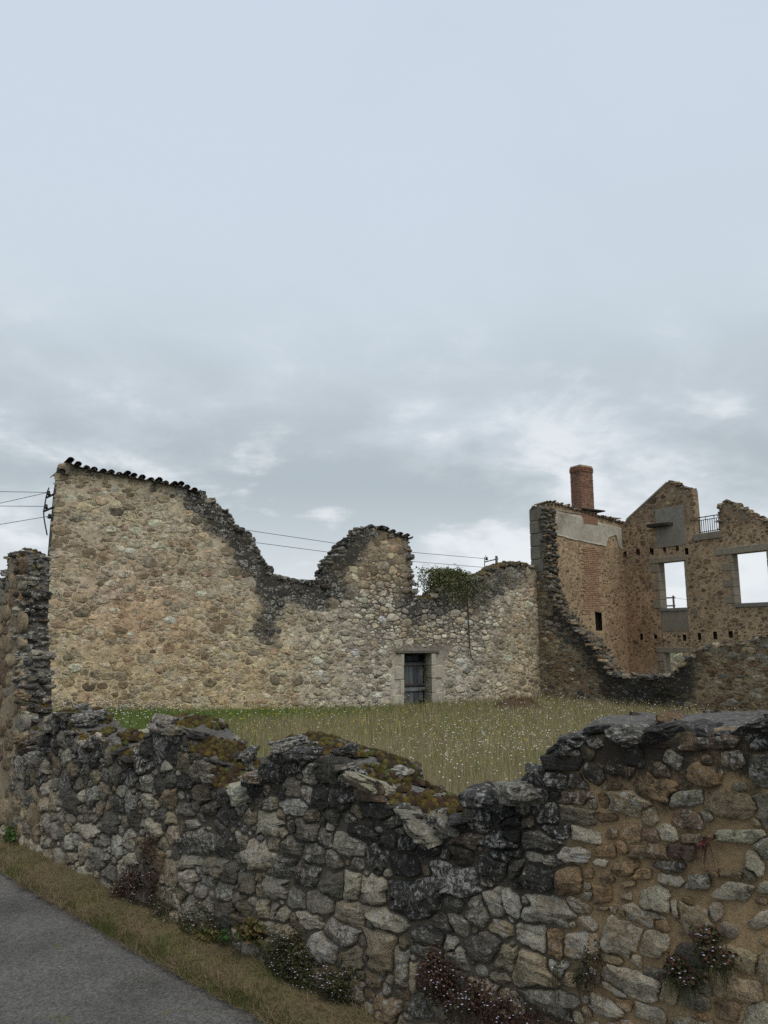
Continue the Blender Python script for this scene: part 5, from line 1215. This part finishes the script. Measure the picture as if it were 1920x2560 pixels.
def heads(P, r, col, up=0.6):
    """little domed flower heads"""
    base = np.array([[1, 0, 0], [0.5, 0.87, 0], [-0.5, 0.87, 0], [-1, 0, 0], [-0.5, -0.87, 0], [0.5, -0.87, 0], [0, 0, up], [0, 0, -up * 0.6]])
    tri = np.array([[k, (k + 1) % 6, 6] for k in range(6)] + [[(k + 1) % 6, k, 7] for k in range(6)])
    n = len(P); v = (P[:, None] + base[None] * r[:, None, None]).reshape(-1, 3); t_ = ((np.arange(n) * 8)[:, None, None] + tri[None]).reshape(-1, 3)
    return v, t_, np.repeat(col, 8, 0)
def flowers(name, label, n, prob, col, rad, hh):
    P = field_points(n * 6, 0.6); px, py = to_px(P); dA = (P - WA.O) @ WA.N
    k = r_.uniform(size=len(P)) < prob(px, py, dA, P); P = P[k][:n]; m = len(P); hgt = r_.uniform(*hh, m)
    T = P + np.stack([r_.normal(0, 0.02, m), r_.normal(0, 0.02, m), hgt], -1); b = MB()
    v, t_, c = heads(T, r_.uniform(*rad, m) * np.clip(np.hypot(P[:, 0], P[:, 1]) / 16, 0.75, 1.25), np.asarray(col)[None] * r_.uniform(0.8, 1.1, m)[:, None]); b.add(v, None, t_, c)
    mid_ = (P + T) / 2; sd = np.array([0.0015, 0, 0]); sv = np.stack([P - sd, P + sd, T], 1).reshape(-1, 3); b.add(sv, None, np.arange(3 * m).reshape(-1, 3), (0.09, 0.11, 0.035))
    tag(mesh_obj(name, b, M_PETAL, origin=(0, 12, -0.3), smooth=False), label, 'flowers', kind='stuff')
flowers('white_flowers', 'small white flower heads dotted through the meadow', 2600, lambda px, py, dA, P: 0.05 + 0.55 * sstep(1.6, 0.3, dA) * sstep(1050, 850, px) + 0.40 * blob(px, py, 1180, 1930, 190, 80, 0.8) + 0.12 * sstep(1000, 1300, px) + 0.25 * sstep(500, 350, px), (0.70, 0.70, 0.66), (0.011, 0.018), (0.18, 0.36))
flowers('yellow_flowers', 'small yellow flower heads dotted through the meadow', 1300, lambda px, py, dA, P: 0.05 + 0.25 * blob(px, py, 700, 1830, 250, 45, 0.9) + 0.25 * blob(px, py, 1250, 1880, 130, 40, 0.8) + 0.15 * sstep(2.5, 0.6, dA) * sstep(1000, 600, px) + 0.15 * sstep(1600, 1800, px), (0.62, 0.49, 0.05), (0.012, 0.018), (0.18, 0.36))

# verge: trampled straw, green tufts at the road edge
def verge_points(n, f):
    uu = r_.uniform(-1.2, 6.5, n * 3); ed = road_edge(uu); k = f(len(uu)); dd = ed * k; P = WN.P(uu, 0 * uu, dd); P[:, 2] = 0.015 + 0.05 * sstep(0.30, 0.0, dd)
    return P[:n], uu[:n], k[:n]
P, uu, k = verge_points(42000, lambda m: r_.uniform(0.0, 1.02, m)); n = len(P)
gsel = fbm2(P[:, 0], P[:, 1], 3.0, 4, 401) + 0.45 * (k - 0.55) + 0.6 * sstep(3.9, 4.4, uu) * sstep(0.3, 0.8, k)
isg = r_.uniform(size=n) < sstep(-0.22, 0.38, gsel)
cols = np.where(isg[:, None], np.array([0.115, 0.130, 0.042]), np.array([0.245, 0.195, 0.125])) * r_.uniform(0.6, 1.3, n)[:, None]
v, q, t_, c = blades(P, np.where(isg, r_.uniform(0.02, 0.055, n), r_.uniform(0.03, 0.10, n)), np.full(n, 0.0028), np.where(isg, np.abs(r_.normal(0.3, 0.3, n)), r_.normal(1.35, 0.25, n)), r_.uniform(0, 6.28, n), cols, 0.8)
mb = MB(); mb.add(v, q, t_, c); tag(mesh_obj('verge_grass', mb, M_GRASS, origin=(-1, 4, 0), smooth=False), 'dry trampled grass strip between road and low wall', 'grass', kind='stuff')

# ------------------------------------------------------------------ leafy plants
def leaves(P, size, cols, r_, droop=0.3, nrm=None):
    n = len(P); a = r_.uniform(0, 6.28, n); d = np.stack([np.cos(a), np.sin(a), r_.normal(-droop, 0.5, n)], -1); d /= np.linalg.norm(d, axis=1)[:, None]
    s_ = np.cross(d, r_.normal(size=(n, 3))); s_ /= np.linalg.norm(s_, axis=1)[:, None] + 1e-9; nn = np.cross(d, s_)
    L = size[:, None]
    v = np.stack([P, P + d * L * 0.5 + s_ * L * 0.38 + nn * L * 0.08, P + d * L, P + d * L * 0.5 - s_ * L * 0.38 + nn * L * 0.08], 1).reshape(-1, 3)
    o = (np.arange(n) * 4)[:, None]; t_ = np.concatenate([o + np.array([[0, 1, 2]]), o + np.array([[0, 2, 3]])])
    return v, t_, np.repeat(cols, 4, 0)
def wall_plant(label, blobs, n, nf, seed, c1, c2, cat='plant', fl=(0.40, 0.37, 0.45), W=None, size=(0.008, 0.017), thick=0.06, ol=None):
    rr = np.random.default_rng(seed); W = W or WN; wts_ = np.array([b[2] * b[3] for b in blobs]); ch = rr.choice(len(blobs), n + nf, p=wts_ / wts_.sum())
    B = np.array(blobs)[ch]; g = np.clip(rr.normal(0, 0.5, (n + nf, 2)), -1.25, 1.25); px = B[:, 0] + g[:, 0] * B[:, 2]; py = B[:, 1] + g[:, 1] * B[:, 3]
    u, v = W.uv(px, py); dens = (fbm2(u, v, 9.0, 3, seed) > 0.02) | (rr.uniform(size=n + nf) < 0.12); thk = np.exp(-np.hypot(g[:, 0], g[:, 1]) ** 2 * 1.2)
    h = 0.025 + thick * thk * rr.uniform(0.1, 1.0, n + nf); v = np.maximum(v, 0.03); P = W.P(u, v, h)
    root = empty('trailing_plant', W.P(float(np.mean(u)), max(float(v.min()), 0.0), 0.03), label, cat, 'plants rooted in the low wall' if W is WN else None)
    Pl = P[:n][dens[:n]]; col = np.where(rr.uniform(size=len(Pl))[:, None] < 0.55, np.array(c1), np.array(c2)) * rr.uniform(0.6, 1.4, len(Pl))[:, None]
    vv, tt, cc_ = leaves(Pl, rr.uniform(*size, len(Pl)), col, rr); b = MB(); b.add(vv, None, tt, cc_)
    # fine stems hanging through the leaves
    m = max(20, n // 14); k = rr.integers(0, n, m); S0 = P[k]; S1 = S0 + np.stack([rr.normal(0, 0.02, m), rr.normal(0, 0.02, m), -rr.uniform(0.03, 0.12, m)], -1); S1[:, 2] = np.maximum(S1[:, 2], 0.01); w_ = W.D * 0.0012
    b.add(np.stack([S0 - w_, S0 + w_, S1], 1).reshape(-1, 3), None, np.arange(3 * m).reshape(-1, 3), np.array(c2) * 0.8)
    mesh_obj('foliage', b, M_LEAF, root, smooth=False)
    if nf:
        b = MB(); Pf = P[n:] + W.N * 0.012; Pf = Pf[dens[n:] | (rr.uniform(size=nf) < 0.3)]; Pf = Pf[:int(len(Pf) * 0.6)]; nf = len(Pf); vv, tt, cc_ = heads(Pf, rr.uniform(0.0028, 0.0048, nf), np.asarray(fl)[None] * rr.uniform(0.8, 1.15, nf)[:, None]); b.add(vv, None, tt, cc_); mesh_obj('blossom', b, M_PETAL, root, smooth=False)
    return root
RED, GRN, DK = (0.075, 0.036, 0.028), (0.055, 0.068, 0.022), (0.060, 0.045, 0.026)
wall_plant('dark red flowering plant climbing the low wall in a tall streak', [(385, 2130, 14, 60), (360, 2210, 45, 60), (310, 2235, 25, 40)], 5200, 240, 501, RED, DK)
wall_plant('bushy purple flowered plant spreading at the wall foot beside dry grass', [(430, 2290, 60, 60), (400, 2330, 45, 40), (500, 2310, 45, 50)], 6000, 300, 502, DK, GRN)
wall_plant('large dark mat of pale lilac flowers hanging over the wall foot', [(740, 2400, 55, 60), (790, 2440, 60, 50), (720, 2350, 40, 40), (850, 2450, 50, 40)], 8500, 430, 503, DK, GRN)
wall_plant('sprawling reddish plant with white flowers around an upright stone', [(1110, 2440, 45, 50), (1180, 2490, 60, 45), (1100, 2400, 18, 40)], 4200, 230, 504, RED, DK)
wall_plant('dense purple tinged plant at the foot of the low wall, densest in flower', [(1300, 2530, 60, 50), (1260, 2500, 40, 40), (1360, 2560, 70, 40)], 5000, 300, 505, DK, RED)
wall_plant('small leafy flowering plant trailing beside an orange stone', [(1490, 2390, 22, 36), (1475, 2430, 26, 22), (1412, 2408, 12, 18)], 1700, 75, 506, GRN, DK)
wall_plant('reddish flowering tuft growing from the mortar of the right wall face', [(1790, 2365, 34, 40), (1770, 2330, 26, 25), (1820, 2390, 30, 20), (1700, 2400, 24, 28), (1735, 2430, 35, 22)], 3000, 150, 507, RED, GRN)
wall_plant('green leafy weed at the corner of the tall wall stub', [(42, 2105, 14, 32), (34, 2125, 16, 16)], 1500, 0, 508, (0.05, 0.09, 0.02), (0.06, 0.10, 0.02), size=(0.02, 0.04))
wall_plant('dry straw coloured grass tuft mixed with weeds against the wall', [(520, 2345, 40, 35), (640, 2320, 25, 30)], 1500, 20, 509, (0.16, 0.12, 0.05), (0.07, 0.08, 0.02), size=(0.015, 0.04))
wall_plant('tiny red leaved plant clinging high on the right wall face', [(1777, 2101, 9, 9)], 260, 0, 510, (0.11, 0.02, 0.02), RED)
wall_plant('small green weed between foot stones of the low wall', [(585, 2333, 16, 12)], 320, 0, 511, (0.04, 0.09, 0.02), (0.05, 0.08, 0.02), size=(0.012, 0.024))
wall_plant('dark green creeper hanging in the barn doorway', [(1062, 1675, 7, 22), (1064, 1710, 6, 25), (1058, 1748, 8, 14)], 700, 0, 512, (0.035, 0.055, 0.015), (0.05, 0.06, 0.02), W=WA, size=(0.03, 0.06), thick=0.05)
wall_plant('green creeper on the low broken house wall', [(1665, 1728, 14, 24), (1680, 1745, 12, 12)], 900, 0, 513, (0.04, 0.055, 0.015), (0.05, 0.05, 0.02), W=WB, size=(0.03, 0.06), thick=0.1)

# ivy mound on the barn wall
iv = wall_pts(WA, [(1118, 1478)], -0.25)[0]; rr = np.random.default_rng(77)
ivy = empty('ivy_bush', iv, 'shaggy green ivy mound drooping over the barn wall top', 'ivy')
ns = 860; th = rr.uniform(0, 6.28, ns); top0 = iv[None] + WA.D * (rr.normal(0.0, 0.44, ns))[:, None] - WA.N * rr.normal(0, 0.16, ns)[:, None] + np.array([0, 0, 1.0]) * (0.10 + 0.62 * rr.uniform(0.1, 1, ns))[:, None]
top0[ns // 2:] += WA.D * 0.55 - np.array([0, 0, 0.16]); top0[3 * ns // 4:] += WA.D * 0.45; LP, SV = [], MB()
for k in range(ns):
    dr = WA.D * math.cos(th[k]) * 0.75 + WA.N * math.sin(th[k]) * 0.62; L = rr.uniform(0.35, 0.95); m = 16; q_ = np.linspace(0, 1, m)
    path = top0[k] + dr[None] * (q_ ** 0.7 * L * 0.62)[:, None] + np.array([0, 0, 1.0]) * (0.16 * np.sin(q_ * 2.4) - 0.95 * L * q_ ** 2.2)[:, None] + rr.normal(0, 0.012, (m, 3))
    LP.append(np.repeat(path[2:], 2, 0) + rr.normal(0, 0.02, ((m - 2) * 2, 3)))
    if k % 3 == 0:
        v, q, tr = tube_arrays(path, np.linspace(0.007, 0.003, m), 3); SV.add(v, q, tr, (0.10, 0.075, 0.04))
for k in range(26):                                                   # wiry shoots standing out of the mound
    a = rr.uniform(0, 3.14); L = rr.uniform(0.4, 0.95); q_ = np.linspace(0, 1, 12); bend = rr.uniform(0.2, 0.9); sx = rr.choice([-1, 1])
    path = top0[k] + WA.D * (sx * L * (0.35 + 0.5 * rr.uniform()) * q_)[:, None] + np.array([0, 0, 1.0]) * (L * 0.75 * q_ - bend * L * q_ ** 2.4)[:, None] + rr.normal(0, 0.012, (12, 3))
    v, q, tr = tube_arrays(path, np.linspace(0.006, 0.003, 12), 3); SV.add(v, q, tr, (0.11, 0.085, 0.05)); LP.append(path[3:] + rr.normal(0, 0.02, (9, 3)))
LP = np.concatenate(LP); LP = LP[(LP[:, 2] > iv[2] - 0.85)]
cl_ = np.where(rr.uniform(size=len(LP))[:, None] < 0.6, np.array([0.085, 0.105, 0.035]), np.array([0.165, 0.160, 0.070])) * rr.uniform(0.6, 1.4, len(LP))[:, None]
v, t_, c = leaves(LP, rr.uniform(0.03, 0.065, len(LP)), cl_, rr, 1.0); b = MB(); b.add(v, None, t_, c); mesh_obj('leaf_mass', b, M_LEAF, ivy, smooth=False); mesh_obj('stems', SV, M_LEAF, ivy)
tube_obj('trunk_stem', np.concatenate([wall_pts(WA, [(1168, 1490), (1170, 1530), (1173, 1580), (1174, 1620), (1178, 1642), (1184, 1652)], 0.07)]), np.array([0.022, 0.02, 0.018, 0.016, 0.014, 0.01]), (0.028, 0.022, 0.018), M_LEAF, ivy, 6)

# ------------------------------------------------------------------ moss
def moss_patch(W, ol, ells, n, label, seed, rad=(0.008, 0.024), crown=0.045, cset=None, flatten=0.75):
    rr = np.random.default_rng(seed); a = rr.uniform(0, ol.a[-1], n * 60); w_ = rr.uniform(0.0, W.T, n * 60)
    u, v, nu, nv = ol.at(a); P = W.P(u, v + crown * nv * np.sin(np.pi * w_ / W.T), -w_ * W.thin(u)); px, py = to_px(P)
    m = np.zeros(len(px)); 
    for (cx, cy, rx, ry) in ells: m = np.maximum(m, blob(px, py, cx, cy, rx, ry, 0.35))
    m *= (fbm(P * 13, 3, seed) > -0.06); k = np.where((rr.uniform(size=len(px)) < m))[0][:n]; b = MB()
    nth, nph = 7, 3; th = np.linspace(0, 2 * np.pi, nth, endpoint=False)
    cs = np.array(cset or [(0.085, 0.060, 0.018), (0.040, 0.026, 0.016), (0.060, 0.048, 0.016), (0.034, 0.026, 0.018), (0.060, 0.066, 0.022)])
    if len(k) == 0: return
    sel = (vnoise(P * 11, seed + 3) * 0.5 + 0.5 + rr.uniform(-0.3, 0.3, len(P))) * len(cs)
    fz_P, fz_c = [], []
    for i in k:
        R_ = rr.uniform(*rad); rings = []
        for f in range(nph):
            ph = (f / nph) * np.pi / 2; rings.append(np.stack([np.cos(th) * R_ * math.cos(ph), np.sin(th) * R_ * math.cos(ph), np.full(nth, R_ * flatten * math.sin(ph) - 0.006)], -1))
        vv = np.concatenate(rings + [np.array([[0, 0, R_ * flatten - 0.004]])]); vv = vv * (1 + 0.35 * fbm(vv / R_ * 1.5 + i, 2, seed)[:, None])
        lift_ = 0.008 + 0.5 * R_ * (0.4 + 0.6 * vnoise(P[i][None] * 8, 5)[0] ** 2); n_ = np.array([nu[i] * W.D[0], nu[i] * W.D[1], nv[i]]); 
        t1 = W.N; t2 = np.cross(n_, t1); vw = P[i] + n_ * lift_ + vv[:, :1] * t1 + vv[:, 1:2] * t2 + vv[:, 2:3] * n_
        I = np.arange(nph * nth).reshape(nph, nth); J = np.roll(I, -1, 1)
        q = np.stack([I[:-1], J[:-1], J[1:], I[1:]], -1).reshape(-1, 4); tr = np.stack([I[-1], J[-1], np.full(nth, nph * nth)], -1)
        c = cs[int(sel[i]) % len(cs)] * rr.uniform(0.75, 1.3); b.add(vw, q, tr, c)
        f = rr.integers(0, len(vw), 10); fz_P.append(vw[f]); fz_c.append(np.repeat(c[None] * 1.25, 10, 0))
    fp = np.concatenate(fz_P); fc = np.concatenate(fz_c); m_ = len(fp)
    v, q, t_, c = blades(fp, rr.uniform(0.006, 0.014, m_) * (rad[1] / 0.03), np.full(m_, 0.0022 * rad[1] / 0.03), rr.normal(0.5, 0.4, m_), rr.uniform(0, 6.28, m_), fc); b.add(v, q, t_, c)
    tag(mesh_obj('moss', b, M_MOSS, smooth=True), label, 'moss', kind='stuff')
moss_patch(WN, OLN, [(165, 1800, 40, 22), (250, 1790, 28, 16), (190, 1845, 24, 22)], 260, 'brown moss on the first stub of the low wall', 601)
moss_patch(WN, OLN, [(290, 1870, 45, 30), (330, 1855, 30, 22), (262, 1835, 30, 10), (310, 1905, 30, 20)], 420, 'golden moss filling the dip of the low wall', 602)
moss_patch(WN, OLN, [(465, 1810, 45, 16), (520, 1812, 40, 14), (500, 1870, 60, 22), (570, 1880, 60, 26), (600, 1920, 60, 26), (630, 1925, 40, 22), (560, 1960, 50, 20), (480, 1850, 20, 14)], 900, 'moss cushions over the second hump of the low wall', 603)
moss_patch(WN, OLN, [(800, 1856, 90, 14), (740, 1862, 50, 12), (930, 1880, 60, 16), (920, 1945, 45, 25), (990, 1940, 50, 40), (1030, 1980, 40, 26), (1110, 2015, 75, 32), (1010, 2010, 30, 18), (1150, 2035, 40, 14), (860, 1880, 50, 10)], 1300, 'thick golden brown moss over the broad hump and notch of the low wall', 604)
moss_patch(WP, OLP, [(70, 1375, 45, 18), (95, 1425, 14, 8), (110, 1773, 18, 12), (60, 1780, 30, 20), (80, 1900, 22, 20), (90, 1815, 25, 12)], 160, 'moss on ledges of the tall wall stub', 605, crown=0.03)
moss_patch(WA, OLA, [(1240, 1425, 75, 16), (1060, 1503, 35, 12), (1290, 1415, 40, 10)], 420, 'brown green moss along the barn wall top beside the ivy', 606, rad=(0.05, 0.11), crown=0.05, cset=[(0.10, 0.085, 0.03), (0.085, 0.055, 0.032), (0.07, 0.08, 0.025)])

# heap of earth and dead stalks in the field
mc = on_ground(np.array([1290.0]), np.array([1772.0]), -0.42)[0]; rr = np.random.default_rng(88)
xs = np.linspace(-0.95, 0.95, 26); ys = np.linspace(-0.5, 0.5, 14)
X, Y = np.meshgrid(xs, ys, indexing='ij'); Z = 0.36 * np.clip(1 - (X / 0.95) ** 2 - (Y / 0.5) ** 2, 0, 1) ** 0.8 * (1 + 0.5 * fbm2(X, Y, 4, 3, 89)); Pm = mc + X[..., None] * WA.D + Y[..., None] * WA.N; Pm[..., 2] = field_z(Pm[..., 0], Pm[..., 1]) - 0.03 + Z
I = np.arange(X.size).reshape(X.shape); q = np.stack([I[:-1, :-1], I[1:, :-1], I[1:, 1:], I[:-1, 1:]], -1).reshape(-1, 4)
heap = empty('earth_heap', (mc[0], mc[1], -0.45), 'low heap of brown earth and dead stalks in the meadow near the house', 'heap')
b = MB(); b.add(Pm.reshape(-1, 3), q[:, ::-1], None, (0.085, 0.06, 0.04)); mesh_obj('soil', b, M_MOSS, heap)
k = rr.integers(0, X.size, 1500); PP = Pm.reshape(-1, 3)[k] + rr.normal(0, 0.03, (1500, 3)) * np.array([1, 1, 0.2])
v, q, t_, c = blades(PP, rr.uniform(0.05, 0.2, 1500), np.full(1500, 0.008), rr.normal(0.9, 0.5, 1500), rr.uniform(0, 6.28, 1500), np.array([[0.16, 0.105, 0.06]]) * rr.uniform(0.5, 1.3, 1500)[:, None]); b = MB(); b.add(v, q, t_, c); mesh_obj('dead_stalks', b, M_GRASS, heap, smooth=False)
